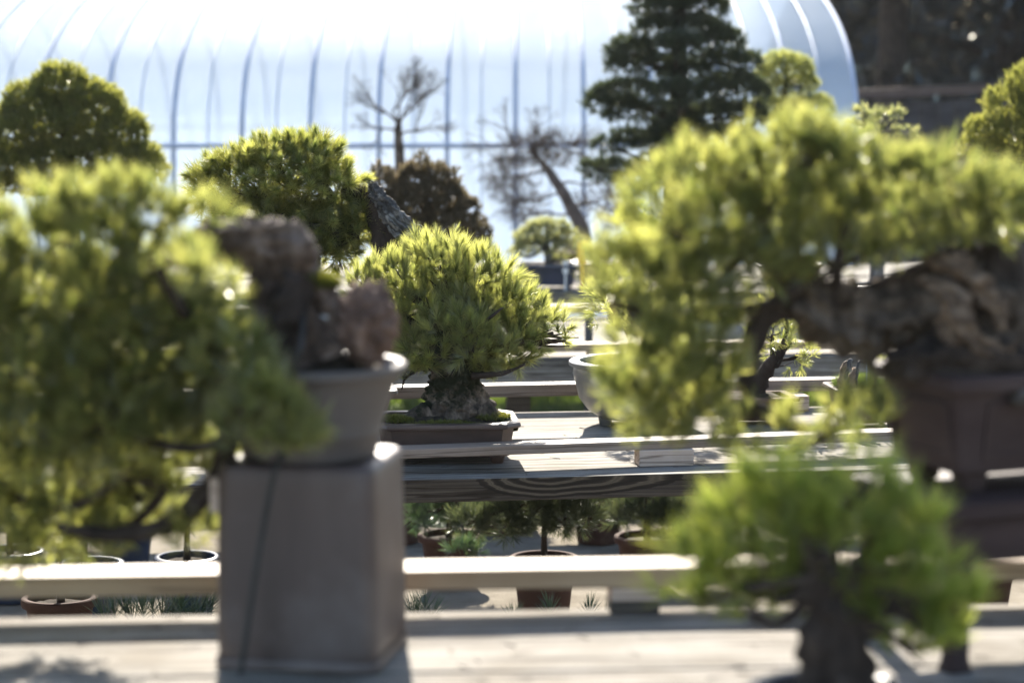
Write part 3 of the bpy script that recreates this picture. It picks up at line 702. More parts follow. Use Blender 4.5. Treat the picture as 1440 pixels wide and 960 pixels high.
def qb(x, y, dd=0): return P(x, y, DB + dd)
trb = branch(bb, [qb(1450, 545), qb(1440, 490), qb(1400, 440), qb(1340, 420), qb(1270, 440), qb(1200, 448), qb(1140, 425), qb(1110, 385), qb(1090, 340)], [.13, .10, .080, .066, .056, .052, .046, .036, .024], M_BARK, 'trunk', 90, 52, .034, 18, 31, ridge=.16, twist=5)
for (pts, rad, sd_) in (([qb(1290, 395, -.09), qb(1335, 410, -.11), qb(1350, 450, -.12), qb(1372, 485, -.12), qb(1412, 492, -.11), qb(1440, 470, -.1)], [.006, .017, .022, .020, .012, .003], 1),
                    ([qb(1300, 360, -.06), qb(1350, 378, -.09), qb(1395, 420, -.10), qb(1410, 465, -.11)], [.006, .018, .018, .006], 2),
                    ([qb(1320, 440, -.1), qb(1340, 480, -.12), qb(1390, 498, -.12)], [.006, .014, .004], 3)):
    branch(bb, pts, rad, M_JIN, 'deadwood', 44, 26, .014, 34, sd_, parent=trb, ridge=.25, twist=4)
branch(bb, [qb(1245, 520, -.02), qb(1290, 508, -.07), qb(1345, 505, -.10), qb(1450, 515, -.06)], [.016, .034, .040, .04], M_BARKD, 'root', 34, 26, .02, 26, 3, parent=trb, ridge=.12)  # added dark root mass, covers the sunlit pot rim and soil
branch(bb, [qb(1380, 440), qb(1410, 390), qb(1400, 340), qb(1370, 300)], [.06, .045, .03, .018], M_BARKD, 'branch', 20, 16, .01, 24, 6, parent=trb)
branch(bb, [qb(1130, 425), qb(1080, 440), qb(1060, 480), qb(1052, 540), qb(1062, 590)], [.028, .024, .020, .016, .008], M_BARKD, 'branch', 20, 12, .006, 24, 7, parent=trb)
branch(bb, [qb(1090, 440), qb(1020, 440), qb(950, 450), qb(900, 470)], [.022, .018, .012, .006], M_BARKD, 'branch', 18, 10, .005, 24, 8, parent=trb)
branch(bb, [qb(1060, 570), qb(1120, 600), qb(1190, 600), qb(1230, 590)], [.012, .011, .008, .004], M_BARKD, 'branch', 14, 8, .003, 24, 9, parent=trb)
BP = pads([(1130, 212, 84, 42), (1050, 238, 70, 44), (975, 262, 60, 48), (1215, 240, 80, 42), (1300, 262, 76, 44), (1385, 286, 66, 46), (1440, 320, 50, 50), (1160, 190, 50, 26), (930, 320, 62, 46), (1040, 300, 90, 46), (1150, 290, 90, 46), (1260, 318, 90, 40), (1370, 340, 70, 34),
           (870, 376, 54, 42), (860, 420, 44, 34), (950, 385, 70, 44), (1040, 370, 84, 40), (1130, 355, 80, 34), (930, 430, 54, 26), (1000, 430, 50, 26), (1210, 360, 60, 24),
           (900, 492, 58, 42), (884, 545, 52, 52), (960, 502, 66, 42), (945, 560, 72, 54), (1000, 592, 60, 40), (1015, 530, 44, 38), (930, 610, 50, 28), (1045, 626, 42, 28), (1100, 602, 42, 28), (1215, 592, 56, 40), (1160, 614, 36, 22), (1000, 455, 60, 30), (930, 540, 80, 60, .15),
           (1080, 300, 130, 60, .12), (1260, 310, 120, 44, .12), (950, 370, 90, 50, .12), (1060, 380, 80, 36, .05), (930, 560, 80, 60, .12), (1180, 362, 80, 30, .02), (1330, 345, 70, 26, .0)], 3.58, .6)
pos, ax = shell(BP, 2700, .28, .6, .5, .03, .016)
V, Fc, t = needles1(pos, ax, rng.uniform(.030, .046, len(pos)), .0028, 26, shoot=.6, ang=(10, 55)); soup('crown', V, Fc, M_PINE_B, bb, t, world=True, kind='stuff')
for i, a in ((0, (1100, 360)), (1, (1100, 360)), (3, (1180, 430)), (4, (1390, 360)), (5, (1400, 350)), (7, (1000, 420)), (8, (1090, 350)), (12, (940, 450)), (14, (1000, 440)), (20, (950, 450)), (23, (1050, 540)), (24, (1055, 570)), (28, (1180, 600))):
    limbs(bb, [BP[i]], qb(*a), M_BARKD, .011, parent=trb)

# ------------------------------------------------------------------ small pine, lower right, nearest
DC = 3.02; bc = P(1172, 1000, DC); bc[2] = ZA + .001
sc_ = thing('bonsai_pine', 'nearest bright green pine with a dark trunk, low in front of the red pot', 'bonsai', bc, 0, 'potted bonsai on the benches')
pot_parts(sc_, 'round', .20, .2, .095, M_BLUEGREY, mound=.02)
def qc(x, y, dd=0): return P(x, y, DC + dd)
trc = branch(sc_, [np.array([bc[0], DC, ZA + .085]), qc(1172, 940), qc(1168, 880), qc(1172, 830), qc(1160, 780), qc(1170, 730)], [.060, .050, .041, .033, .022, .012], M_BARKD, 'trunk', 40, 32, .018, 22, 17, ridge=.12)
SP = pads([(1095, 688, 66, 36), (1050, 735, 60, 40), (1140, 720, 56, 40), (1000, 790, 56, 38), (1075, 790, 66, 36), (975, 845, 44, 34), (1045, 850, 60, 30), (1215, 672, 34, 30), (1250, 720, 58, 36), (1300, 745, 40, 30), (1200, 780, 70, 40), (1280, 800, 70, 44), (1335, 835, 44, 34), (1140, 830, 60, 30), (1260, 860, 66, 34), (1310, 885, 56, 34), (1345, 850, 44, 36), (1285, 915, 56, 26), (1335, 905, 40, 26), (1110, 760, 70, 40), (1030, 820, 60, 34), (1190, 735, 60, 40)], DC, .6)
limbs(sc_, SP, qc(1165, 810), M_BARKD, .010, parent=trc)
pos, ax = shell(SP, 2200, .2, .6, .6, .015, .010)
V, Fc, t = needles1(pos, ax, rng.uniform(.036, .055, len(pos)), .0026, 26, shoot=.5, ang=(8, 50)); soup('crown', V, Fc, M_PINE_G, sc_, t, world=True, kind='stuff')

# ------------------------------------------------------------------ round pot and small pots on the middle bench
rp = P(892, 596, 7.27); rp[2] = ZB + .001
rr = thing('bonsai_pot', 'pale grey round bowl on small feet beside the dome shaped pine, half hidden by needles', 'pot', rp, R(0))
pot_parts(rr, 'bowl', .375, .375, .195, M_GREYPOT, mound=.01)
tr5 = branch(rr, [rp + [0, 0, .16], rp + [.01, 0, .25], rp + [-.02, 0, .33], rp + [0, 0, .42]], [.04, .032, .024, .012], M_BARK, 'trunk', 16, 14, .008, 30, 3)
E5 = pads([(890, 420, 60, 34), (870, 440, 40, 26), (930, 450, 50, 30)], 7.27); limbs(rr, E5, rp + [0, 0, .36], M_BARKD, .01, parent=tr5)
pos, ax = shell(E5, 620, .2, .3, .5); V, Fc, t = needles(pos, ax, .04, .0016, 34, shoot=.6, ang=(10, 50)); soup('crown', V, Fc, M_PINE_C, rr, t, world=True, kind='stuff')

lp = P(92, 600, 7.12); lp[2] = ZB + .001
ll = thing('bonsai_pine', 'grey square pot with bright moss at the far left of the middle bench', 'bonsai', lp, 0, 'potted bonsai on the benches')
pot_parts(ll, 'rect', .29, .22, .128, M_BLUEGREY, c=.008, cn=2, rot=R(8), taper=.72, mound=.01)
moss(ll, -.10, -.05, .122, .05, 420, .02, sq=.9, mt=M_GRASS); moss(ll, .02, .0, .122, .08, 300, .014)
tl_ = branch(ll, [lp + [.02, 0, .11], lp + [.03, 0, .22], lp + [0, 0, .32], lp + [.03, 0, .42]], [.035, .028, .02, .01], M_BARK, 'trunk', 16, 14, .008, 30, 3)
E6 = pads([(110, 400, 60, 36), (60, 430, 46, 26), (150, 440, 50, 26)], 7.12); limbs(ll, E6, lp + [.02, 0, .36], M_BARKD, .01, parent=tl_)
pos, ax = shell(E6, 620, .2, .3, .5); V, Fc, t = needles(pos, ax, .04, .0016, 30, shoot=.6, ang=(10, 50)); soup('crown', V, Fc, M_PINE_D, ll, t, world=True, kind='stuff')

sp_ = P(1216, 606, 7.22); sp_[2] = ZB + .001
ss = thing('bonsai_pot', 'dark square pot holding a small weathered stump and grassy moss, right of the bench', 'pot', sp_, 0)
pot_parts(ss, 'rect', .20, .17, .125, M_REDPOT, c=.008, cn=2, rot=R(6), mound=.015)
for i, (x, y0, y1, w_) in enumerate(((1186, 552, 512, .012), (1192, 552, 508, .010), (1200, 552, 520, .014), (1206, 552, 508, .007), (1180, 552, 530, .006))):
    branch(ss, [P(x, y0, 7.15), P(x - 2, (y0+y1)/2, 7.14), P(x + 3, y1, 7.15), P(x + 8, y1 - 1 + i, 7.16)], [w_, w_*.9, w_*.8, w_*.3], M_GREYWOOD if i % 2 else M_JIN, 'stump', 16, 10, .006, 50, i)
moss(ss, -.02, -.03, .12, .08, 500, .03, mt=M_GRASS, sq=.6)
branch(ss, [P(1219, 552, 7.15), P(1219, 500, 7.15)], [.0022, .0022], M_STEEL, 'label_stake', 4, 6, 0)
fk = P(1237, 512, 7.1); V, Fc, t = needles(np.array([fk, fk]), np.array([[0, 0, 1.0], [.4, 0, 1]]), .036, .0016, 26, shoot=.3, ang=(10, 70)); soup('needle_tuft', V, Fc, M_PINE_C, ss, t, world=True)
branch(ss, [P(1226, 555, 7.15), P(1232, 530, 7.12), fk], [.005, .004, .002], M_BARKD, 'branch', 6, 6, .001, 30)

gp = P(1060, 585, 7.3); gp[2] = ZB + .001
gg = thing('bonsai_pine', 'small golden lit pine seen through the gap below the twisted trunk', 'bonsai', gp, 0, 'potted bonsai on the benches')
pot_parts(gg, 'rect', .22, .16, .085, M_TERRA, c=.01, cn=3, rot=R(8))
tg = branch(gg, [gp + [0, 0, .08], P(1066, 545, 7.3), P(1080, 515, 7.28), P(1112, 480, 7.26)], [.035, .028, .022, .01], M_BARKD, 'trunk', 18, 14, .008, 30, 3)
E7 = pads([(1105, 492, 34, 26), (1132, 500, 22, 16), (1085, 470, 26, 16), (1102, 430, 30, 18)], 7.25); limbs(gg, E7, P(1085, 510, 7.28), M_BARKD, .008, parent=tg)
pos, ax = shell(E7, 700, .15, .4, .35); V, Fc, t = needles(pos, ax, .036, .0017, 34, shoot=.5, ang=(10, 60)); soup('crown', V, Fc, M_PINE_A, gg, t, world=True, kind='stuff')

# ------------------------------------------------------------------ potted young pines on the ground between the benches
def young(px, d, label, potr=.085, poth=.15, tufts=(), trunk_top=None, mt=None, pot=M_TERRA, L=.07, n=40, group='young pines in terracotta pots on the ground', W=.0018, extra=None):
    b = P(px, 900, d); b[2] = .002
    o = thing('potted_pine', label, 'potted pine', b, 0, group)
    pot_parts(o, 'round', potr*2, potr*2, poth, pot, feet=False, lip=.008, taper=.72, mound=.012)
    top = trunk_top if trunk_top is not None else b + np.array([0, 0, poth + .18])
    mid = (b + top)/2 + rng.normal(0, .008, 3)
    tr = branch(o, [b + [0, 0, poth*.8], mid, top], [.016, .013, .006], M_BARKD, 'trunk', 12, 10, .003, 40, px)
    ps, as_ = [], []
    for (x, y, dx, dz, dd) in tufts:
        p = P(x, y, d + dd); ps.append(p); as_.append((dx, rng.normal(0, .2), dz))
        branch(o, [top*.6 + mid*.4, (p + top)/2 + [0, 0, -.01], p], [.006, .004, .003], M_BARKD, 'branch', 7, 6, .001, 40, x, parent=tr)
    if ps:
        V, Fc, t = needles(np.array(ps), np.array(as_, float), L, W, n, shoot=.35, ang=(5, 55)); soup('crown', V, Fc, mt or M_YOUNG, o, t, world=True, kind='stuff')
    if extra:
        E = pads(extra, d); limbs(o, E, top, M_BARKD, .007, parent=tr)
        pos, ax = shell(E, 2600, .3, .6, .5); V, Fc, t = needles(pos, ax, L*.8, W, n, shoot=.5, ang=(8, 60)); soup('crown', V, Fc, mt or M_YOUNG, o, t, world=True, kind='stuff')
    return o
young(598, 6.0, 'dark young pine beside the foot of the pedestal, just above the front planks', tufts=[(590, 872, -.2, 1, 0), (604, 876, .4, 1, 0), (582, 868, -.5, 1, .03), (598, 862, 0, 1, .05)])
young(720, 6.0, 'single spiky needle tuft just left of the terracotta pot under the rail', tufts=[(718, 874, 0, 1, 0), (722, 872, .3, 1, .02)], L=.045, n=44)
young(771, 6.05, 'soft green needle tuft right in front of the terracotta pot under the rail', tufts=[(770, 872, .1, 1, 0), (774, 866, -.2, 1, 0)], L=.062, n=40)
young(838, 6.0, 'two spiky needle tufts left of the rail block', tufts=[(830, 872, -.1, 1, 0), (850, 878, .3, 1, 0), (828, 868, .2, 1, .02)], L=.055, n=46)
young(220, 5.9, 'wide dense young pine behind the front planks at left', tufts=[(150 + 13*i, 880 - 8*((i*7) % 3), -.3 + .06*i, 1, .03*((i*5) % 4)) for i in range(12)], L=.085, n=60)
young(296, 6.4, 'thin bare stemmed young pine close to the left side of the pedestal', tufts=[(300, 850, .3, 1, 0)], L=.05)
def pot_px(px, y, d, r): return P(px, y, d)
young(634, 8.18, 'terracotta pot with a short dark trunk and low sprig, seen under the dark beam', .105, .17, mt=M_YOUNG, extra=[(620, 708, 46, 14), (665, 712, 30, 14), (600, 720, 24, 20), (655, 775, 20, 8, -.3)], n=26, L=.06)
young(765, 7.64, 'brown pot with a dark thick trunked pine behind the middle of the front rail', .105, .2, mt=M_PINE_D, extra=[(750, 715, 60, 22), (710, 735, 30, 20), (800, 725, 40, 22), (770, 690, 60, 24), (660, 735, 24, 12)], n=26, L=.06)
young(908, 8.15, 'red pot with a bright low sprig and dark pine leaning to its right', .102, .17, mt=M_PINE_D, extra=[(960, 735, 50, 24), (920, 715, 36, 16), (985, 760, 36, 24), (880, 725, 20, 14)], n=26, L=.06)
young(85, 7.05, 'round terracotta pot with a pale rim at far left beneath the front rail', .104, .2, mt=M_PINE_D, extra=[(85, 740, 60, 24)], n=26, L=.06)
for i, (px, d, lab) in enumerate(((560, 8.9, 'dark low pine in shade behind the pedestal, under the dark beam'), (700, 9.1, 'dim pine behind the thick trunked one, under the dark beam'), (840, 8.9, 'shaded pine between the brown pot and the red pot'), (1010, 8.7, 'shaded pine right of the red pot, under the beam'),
                           (20, 7.9, 'added dark pine filling the shade at far left under the cascade'), (130, 7.7, 'added dark pine filling the shade under the cascade, second from the left edge'), (265, 7.8, 'added dark pine filling the shade low behind the left side of the pedestal'),  # dark pines added to fill the deep shade under the cascade
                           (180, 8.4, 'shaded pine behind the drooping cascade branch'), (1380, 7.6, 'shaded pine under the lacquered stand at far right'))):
    young(px, d, lab, .1, .17, pot=M_BLUE if px < 300 else M_TERRA, mt=M_PINE_D, extra=[(px - 20, 722, 36, 18), (px + 24, 716, 36, 18), (px, 700, 40, 16)], n=24, L=.06)  # left pots coloured dark blue to imitate the deep shade there

# ------------------------------------------------------------------ trees behind
def bonsai(label, px, d, z0, potspec, padspec, mt, trunk_px, trad, L, W, n, dens, barkm=M_BARKD, group='potted bonsai on the benches', up=.5, inner=.25, under=.35, ang=(10, 55), depth=.8, name='bonsai_pine', cat='bonsai', cheap=True, r0=.012, lump=.02, simple=False):
    b = P(px, 500, d); b[2] = z0 + .001
    o = thing(name, label, cat, b, 0, group)
    pk, pw_, pd_, ph, pm = potspec
    pot_parts(o, pk, pw_, pd_, ph, pm, c=.02, cn=3)
    pts = [b + np.array([0, 0, ph*.8])] + [P(x, y, d) for x, y in trunk_px]
    tr = branch(o, pts, trad, barkm, 'trunk', 28, 16, trad[0]*.15, 16, px, ridge=.05)
    E = pads(padspec, d, depth)
    if not simple:
        for i, e in enumerate(E):
            j = int(np.argmin([np.linalg.norm(p - (e[0] - [0, 0, .02])) for p in pts[1:]])) + 1
            limbs(o, [e], pts[j], barkm, r0, parent=tr)
    pos, ax = shell(E, dens*3.2, inner + .1, under + .2, up, lump, L*.7)
    f = needles1 if cheap else needles
    V, Fc, t = f(pos, ax, L*rng.uniform(.8, 1.2, len(pos)), W, n, shoot=.6, ang=ang); soup('crown', V, Fc, mt, o, t, world=True, kind='stuff')
    return o
bonsai('tall conical pine at far left with a yellow lit top, in front of the greenhouse', 90, 10.6, ZD, ('rect', .5, .36, .14, M_BROWNPOT),
       [(85, 122, 44, 34), (50, 150, 50, 36), (125, 150, 54, 38), (90, 180, 90, 40), (20, 190, 60, 44), (165, 190, 46, 40), (120, 220, 90, 36), (40, 235, 80, 36), (190, 225, 40, 30), (215, 240, 26, 24), (-30, 230, 60, 40), (150, 250, 70, 24), (20, 262, 60, 16)],
       M_PINE_M, [(92, 330), (85, 270), (92, 200), (85, 130)], [.09, .07, .05, .035, .015], .034, .0046, 16, 1300)
bonsai('russet brown rounded evergreen in winter colour behind the dome shaped pine', 600, 10.5, ZD, ('rect', .34, .28, .13, M_BROWNPOT),
       [(588, 246, 36, 24), (545, 258, 30, 24), (622, 262, 34, 26), (524, 285, 22, 20), (600, 285, 60, 34), (652, 292, 26, 24), (560, 310, 56, 40), (630, 322, 50, 36), (668, 326, 24, 22), (684, 350, 16, 18), (590, 350, 60, 30), (645, 350, 40, 24)],
       M_RUSSET, [(606, 400), (600, 350), (600, 300)], [.06, .05, .04, .02], .026, .0046, 14, 1500, ang=(15, 70), lump=.07)
bonsai('very tall dark layered evergreen bonsai with gaps of light between its tiers', 955, 12.6, 0, ('round', .7, .7, .3, M_TERRA),
       [(955, -20, 56, 30), (922, 14, 40, 22), (990, 10, 38, 24), (955, 42, 74, 20), (888, 72, 40, 22), (905, 92, 60, 18), (1010, 62, 40, 22), (1030, 90, 46, 22), (860, 145, 44, 20), (905, 158, 60, 16), (880, 128, 50, 18), (1030, 130, 56, 26), (1010, 165, 70, 20), (1055, 160, 30, 16),
        (900, 192, 50, 14), (860, 205, 34, 12), (930, 205, 50, 16), (870, 240, 54, 18), (915, 250, 60, 20), (840, 238, 30, 12), (960, 240, 50, 26), (1020, 200, 50, 22), (960, 100, 40, 20), (955, 180, 40, 20), (955, 66, 36, 22, -.15), (950, 132, 38, 22, -.15), (955, 222, 40, 22, -.15)],
       M_PINE_D, [(955, 330), (955, 240), (956, 170), (953, 90), (955, 20), (955, -40)], [.12, .085, .068, .058, .05, .04, .02], .038, .0050, 13, 1150, group=None, up=.35, inner=.1)
bonsai('small yellow topped cloud pruned pine right of the tall dark evergreen', 1108, 13.2, ZE - .02, ('rect', .34, .26, .12, M_BROWNPOT),
       [(1104, 98, 40, 26), (1082, 116, 28, 22), (1128, 120, 28, 20), (1086, 150, 34, 20), (1142, 152, 32, 20), (1108, 172, 40, 18)], M_PINE_A, [(1110, 300), (1108, 200), (1102, 150), (1106, 110)], [.05, .04, .03, .024, .012], .03, .0036, 14, 1300)
bonsai('dense green dome of a pine at the right edge in front of the dark fence', 1470, 9.7, ZD, ('rect', .44, .34, .14, M_REDPOT),
       [(1460, 120, 50, 34), (1420, 150, 40, 30), (1480, 160, 70, 40), (1390, 185, 40, 26), (1440, 190, 70, 36), (1368, 205, 26, 18), (1410, 215, 50, 20), (1500, 210, 60, 40)],
       M_PINE_M, [(1470, 320), (1465, 230), (1470, 150)], [.07, .055, .04, .02], .032, .0034, 16, 1000)
bonsai('grey green little tree in a dark blue pot near the yellow tag', 770, 12.65, ZE, ('rect', .31, .24, .135, M_BLUE),
       [(770, 322, 36, 16), (740, 335, 22, 16), (795, 335, 22, 18), (765, 345, 44, 16), (728, 355, 18, 12), (785, 365, 20, 9)], M_GREYGREEN, [(772, 362), (768, 345), (770, 325)], [.03, .025, .018, .01], .03, .006, 8, 1100, barkm=M_GREYWOOD, ang=(20, 80), name='bonsai_tree')
bonsai('low dark pot with a bright moss dome right of the yellow tag', 842, 12.85, ZE, ('rect', .24, .2, .13, M_BROWNPOT), [(838, 352, 24, 8)], M_GREYGREEN, [(840, 368), (840, 358)], [.02, .016, .01], .02, .004, 10, 1600, name='bonsai_tree')
bonsai('small leafy shrub peeping over the largest pine before the fence', 1232, 11.2, ZD, ('round', .28, .28, .16, M_GREYPOT),
       [(1215, 160, 20, 14), (1245, 165, 20, 12), (1262, 160, 14, 9), (1200, 175, 14, 10), (1235, 185, 34, 10), (1280, 185, 18, 8)], M_GREYGREEN, [(1234, 330), (1232, 240), (1236, 190)], [.04, .03, .022, .012], .034, .010, 6, 700, barkm=M_GREYWOOD, ang=(20, 85), name='bonsai_tree')
bonsai('pale green pine between the tall dark evergreen and the largest pine', 895, 11.0, ZD, ('rect', .3, .24, .12, M_TERRA), [(892, 295, 22, 20), (880, 310, 18, 14), (905, 320, 26, 18)], M_PINE_G, [(897, 360), (894, 310)], [.03, .025, .012], .03, .0036, 14, 1100)
# yellow tag
tg_ = P(819, 356, 12.5); ty = thing('plant_tag', 'orange yellow plant tag standing in the row by the blue pot', 'tag', (tg_[0], 12.52, ZE + .001))
m = MB(); m.box(-.023, .023, -.0015, .0015, .14, .255); m.build('card', M_TAG, ty, smooth=False, bevel=.0008)
m = MB(); m.box(-.006, .006, -.0012, .0012, 0, .1398); m.build('stake', M_TAG, ty, smooth=False)
wt = P(795, 372, 12.55); wy = thing('plant_tag', 'small white plant tag beside the dark blue pot', 'tag', (wt[0], 12.52, ZE + .001))
m = MB(); m.box(-.014, .014, -.0015, .0015, .09, .155); m.build('card', M_WHITE, wy, smooth=False, bevel=.0008)
m = MB(); m.box(-.005, .005, -.0012, .0012, 0, .0898); m.build('stake', M_WHITE, wy, smooth=False)

# leafless trees
def grow(m, p, d_, L, r, depth, spread, upb):
    e = p + d_*L; mid = (p + e)/2 + rng.normal(0, L*.07, 3)
    m.tube([p, mid, e], [r, r*.85, r*.68], 5, 6 if r > .006 else 4)
    if depth == 0: return
    for k in range(2 if rng.uniform() < .55 else 3):
        nd = unit(d_ + rng.normal(0, spread, 3)*np.array([1, .8, .75]) + np.array([0, 0, upb]))
        grow(m, e - d_*L*.05*k, nd, L*rng.uniform(.68, .88), r*rng.uniform(.55, .7), depth - 1, spread, upb)
def bare(label, px, d, z0, trunk_px, trad, starts, L, r, depth, spread, upb, bm_, potm):
    b = P(px, 500, d); b[2] = z0 + .001
    o = thing('bonsai_tree', label, 'bonsai', b, 0, 'leafless bonsai by the greenhouse')
    pot_parts(o, 'rect', .36, .26, .1, potm, c=.02, cn=3)
    pts = [b + np.array([0, 0, .08])] + [P(x, y, d) for x, y in trunk_px]
    branch(o, pts, trad, bm_, 'trunk', 26, 14, trad[0]*.2, 16, px, ridge=.08)
    for (x, y, dx, dz, l) in starts:
        m = MB(); grow(m, P(x, y, d), unit(np.array([dx, rng.normal(0, .3), dz])), L*l, r*l, depth, spread, upb)
        m.build('branch', bm_, o, world=True, angle=180)
    return o
bare('leafless tree with a fan of fine twigs standing against the greenhouse', 562, 13.9, ZF, [(562, 300), (562, 225), (560, 190), (560, 172)], [.06, .045, .034, .026, .018],
     [(560, 175, -.75, .7, 1), (560, 172, .7, .7, 1), (560, 170, .1, 1, 1), (560, 185, -.95, .2, .8), (562, 190, 1, .25, .9), (561, 178, .35, .9, .9), (560, 178, -.35, .9, .9)], .105, .0085, 6, .42, .10, M_BARK, M_BROWNPOT)
bt2 = bare('leafless tree with a thick leaning trunk and flat tiers of twigs', 812, 14.2, ZF, [(820, 330), (800, 285), (775, 245), (752, 215), (750, 195)], [.075, .052, .040, .028, .018, .010],
     [(752, 205, -1, .12, .9), (752, 205, 1, .1, .9), (755, 220, -1, -.1, 1), (770, 240, -1, -.25, 1), (785, 262, 1, .1, 1), (790, 270, -1, -.35, .9), (800, 290, 1, .15, 1.2), (805, 300, -1, 0, .9), (750, 197, .2, .6, .5)], .13, .009, 6, .40, .0, M_PALEBARK, M_TERRA)

def twigs(o, spec, d, dens, L, W):
    pos, ax = shell(pads(spec, d, .9), dens, .5, .8, .25)
    V, Fc, t = needles1(pos, ax, L, W, 7, shoot=.7, ang=(10, 70)); soup('twigs', V, Fc, M_TWIG, o, t, world=True, kind='stuff')
twigs(bt2, [(735, 212, 34, 8), (790, 208, 34, 8), (715, 243, 26, 8), (770, 228, 26, 6), (725, 268, 24, 8), (850, 285, 30, 9), (740, 290, 22, 8), (870, 318, 26, 8), (750, 200, 16, 7)], 14.2, 1300, .09, .0045)
# ------------------------------------------------------------------ greenhouse
gh = thing('greenhouse', 'long translucent plastic tunnel greenhouse glowing behind the benches', 'greenhouse', (0, 16, 0))
X0, X1 = -8.1, 2.28
def prof(t):
    """half-ellipse-like section, t 0 (near foot) .. 1 (far foot)"""
    pts = [(0, 0), (0.0, .9), (.02, 1.35), (.10, 1.53), (.32, 1.75), (.70, 1.95), (1.3, 2.14), (2.2, 2.32), (3.1, 2.38), (4.0, 2.32), (4.9, 2.14), (5.5, 1.95), (5.88, 1.75), (6.1, 1.53), (6.18, 1.35), (6.2, .9), (6.2, 0)]
    return pts
pr, _ = spline([(a, b, 0) for a, b in prof(0)], [1]*17, 96)
nh = int(round((X1 - X0)/.45)); xs = np.linspace(X0, X1, nh + 1)
sub = 6; V = []; fx = np.linspace(X0, X1, nh*sub + 1)
for i, x in enumerate(fx):
    sag = math.sin(math.pi*(i % sub)/sub)**2*.018
    sag0 = sag
    for j, (y, z, _) in enumerate(pr):
        sag = sag0; c = np.array([3.1, 1.0]); dv = unit(np.array([y, z]) - c)
        sag += .016*noise.fractal((x*1.3, y*1.1 + 5, z*1.6), 1, 2.2, 3)*(math.sin(math.pi*(i % sub)/sub)**2)
        V.append((x, y - dv[0]*sag, max(z - dv[1]*sag, .001)))
nj = len(pr); Fq = [(i*nj + j, (i+1)*nj + j, (i+1)*nj + j + 1, i*nj + j + 1) for i in range(len(fx)-1) for j in range(nj-1)]
me = MB(); me.add(V, Fq); me.build('plastic_cover', M_FILM, gh, angle=180)
for sx, x in (('end', X1 + .004), ('end', X0 - .004)):
    e = MB(); e.add([(x, y, max(z, .001)) for y, z, _ in pr], [tuple(range(nj))]); e.build('end_wall', M_FILM, gh, smooth=False)
for x in xs:
    hp = MB(); c = np.array([3.1, 1.0])
    pp = [(x, y + .012*unit(np.array([y, z]) - c)[0], max(z + .012*unit(np.array([y, z]) - c)[1], 0)) for y, z, _ in pr[::3]] + [(x, 6.212, 0)]
    hp.tube(pp, [.016]*len(pp), 70, 8); hp.build('hoop', M_STEEL, gh, angle=180)
for x in (xs[:-1] + xs[1:])/2:      # narrow hold-down straps midway between hoops
    hp = MB(); c = np.array([3.1, 1.0])
    pp = [(x, y + .006*unit(np.array([y, z]) - c)[0], max(z + .006*unit(np.array([y, z]) - c)[1], 0)) for y, z, _ in pr[:47:3]]
    hp.tube(pp, [.006]*len(pp), 60, 6); hp.build('strap', M_STRAP, gh, angle=180)
for (y, z, r) in ((-.022, 1.26, .017), (6.222, 1.26, .017), (3.1, 2.345, .016)):
    hp = MB(); hp.tube([(X0, y, z), ((X0+X1)/2, y, z), (X1, y, z)], [r]*3, 20, 8); hp.build('purlin', M_STEEL, gh, angle=180)
hp = MB(); hp.box(X0, X1, -.05, -.01, 0, .12, 12); hp.build('base_board', M_WOOD, gh, smooth=False, bevel=.003)

# ------------------------------------------------------------------ fence and wood at right
fe = thing('wooden_fence', 'dark weathered board fence with a reddish top rail below the trees at right', 'fence', (2.6, 20.5, 0), R(3))
for i in range(46):
    x = i*.145; h = 1.46 + .045*x + rng.uniform(-.02, .02)
    m = MB(); m.box(x, x + .135, 0, .02 + rng.uniform(0, .006), 0, h); m.build('board', M_FENCE, fe, smooth=False, bevel=.002)
for i in range(4):
    x = .05 + i*2.0
    m = MB(); m.box(x, x + .09, .07, .16, 0, 1.60 + .045*x); m.build('post', M_FENCE, fe, smooth=False, bevel=.004)
m = MB(); V = []
for x in (-.3, 7): V += [(x, -.05, 1.50 + .045*x), (x, .06, 1.50 + .045*x), (x, .06, 1.58 + .045*x), (x, -.05, 1.58 + .045*x)]
m.add(V, [(0, 1, 2, 3)[::-1], (4, 5, 6, 7), (0, 4, 7, 3), (1, 2, 6, 5), (3, 7, 6, 2), (0, 1, 5, 4)]); m.build('top_rail', M_FRAIL, fe, smooth=False, bevel=.006)

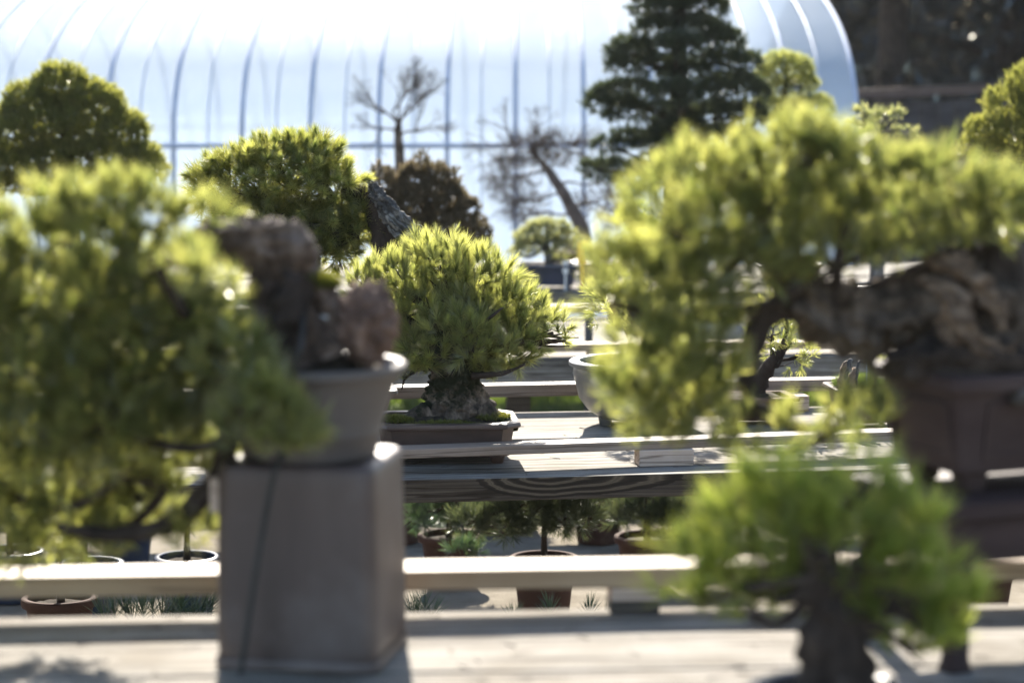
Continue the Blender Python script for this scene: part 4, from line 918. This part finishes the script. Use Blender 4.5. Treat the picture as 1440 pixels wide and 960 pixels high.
def forest(label, x, y, tr, H, crown, n, lean=0, low=.8):
    b = np.array([x, y, 0.0]); o = thing('forest_tree', label, 'tree', b, 0, 'trees beyond the fence')
    t = branch(o, [b, b + [lean*.3, 0, H*.3], b + [lean*.7, 0, H*.65], b + [lean, 0, H]], [tr*1.3, tr, tr*.7, tr*.15], M_BARKD, 'trunk', 30, 16, tr*.12, 4, x)
    ps = []
    for k in range(26):
        z = low + (H - low)*(k + .5)/26; rr_ = crown*(1 - .75*(z - low)/(H - low))*rng.uniform(.7, 1.1); a = k*2.4 + x
        e = b + np.array([math.cos(a)*rr_*.75 + lean*z/H, math.sin(a)*rr_*.75, z + .15])
        s_ = b + np.array([lean*z/H, 0, z - .25])
        mm = MB().tube([s_, (s_ + e)/2 + [0, 0, .1], e], [tr*.22, tr*.15, tr*.05], 6, 6); mm.build('branch', M_BARKD, t, world=True, angle=180)
        q = unit(rng.normal(0, 1, (n//26, 3)))*rng.uniform(.2, 1, (n//26, 1))**.5
        ps.append(e*.75 + s_*.25 + q*np.array([rr_*.6, rr_*.6, .42*(H - low)/8]))
    ps = np.concatenate(ps)
    V, Fc, tn = needles1(ps, rng.normal(0, 1, ps.shape) + [0, 0, .3], .16, .05, 5, shoot=.5, ang=(20, 85)); soup('crown', V, Fc, M_FOREST, o, tn, world=True, kind='stuff')
for a in (('dark trunked tree just right of the greenhouse end', 4.05, 26, .16, 9, 2.2, 6000, .1, 2.6), ('tall dark evergreen behind the middle of the fence', 5.6, 27, .2, 10, 2.8, 9000, 0, .4),
          ('dark evergreen whose crown fills the top right corner', 7.4, 25, .2, 9, 2.6, 9000, 0, .3), ('evergreen set back behind the dark trunk near the greenhouse', 4.6, 33, .22, 10, 2.6, 8000, 0, .5),
          ('evergreen set back furthest at the right edge', 8.4, 33, .22, 11, 3.2, 9000, 0, .4), ('tree with brownish trunk hidden partly by the greenhouse end', 3.3, 31, .2, 10, 2.2, 5000, 0, 1.2)):
    forest(*a)
wd = []
for k in range(7000):
    x = rng.uniform(2.6, 20); wd.append((x, rng.uniform(38, 44), rng.uniform(0, 7)*rng.uniform(.3, 1)))
wd = np.array(wd); V, Fc, tn = needles1(wd, rng.normal(0, 1, wd.shape), .38, .16, 6, shoot=.5, ang=(20, 85)); o = soup('woodland', V, Fc, M_FOREST, None, tn); o['kind'] = 'stuff'

# ------------------------------------------------------------------ added thin volume, stands in for veiling glare and lifts the shadows
hm = bpy.data.materials.new('glare_haze'); hm.use_nodes = True; t = hm.node_tree; t.nodes.clear()
o = t.nodes.new("ShaderNodeOutputMaterial"); pv = t.nodes.new("ShaderNodeVolumePrincipled")
pv.inputs['Color'].default_value = (.93, .95, 1, 1); pv.inputs['Density'].default_value = .0003; pv.inputs['Anisotropy'].default_value = .25
t.links.new(pv.outputs[0], o.inputs['Volume'])
m = MB(); m.box(-112, 112, -32, 192, -1, 12.6); hz = m.build('glare_haze', hm, None, smooth=False); hz['kind'] = 'stuff'
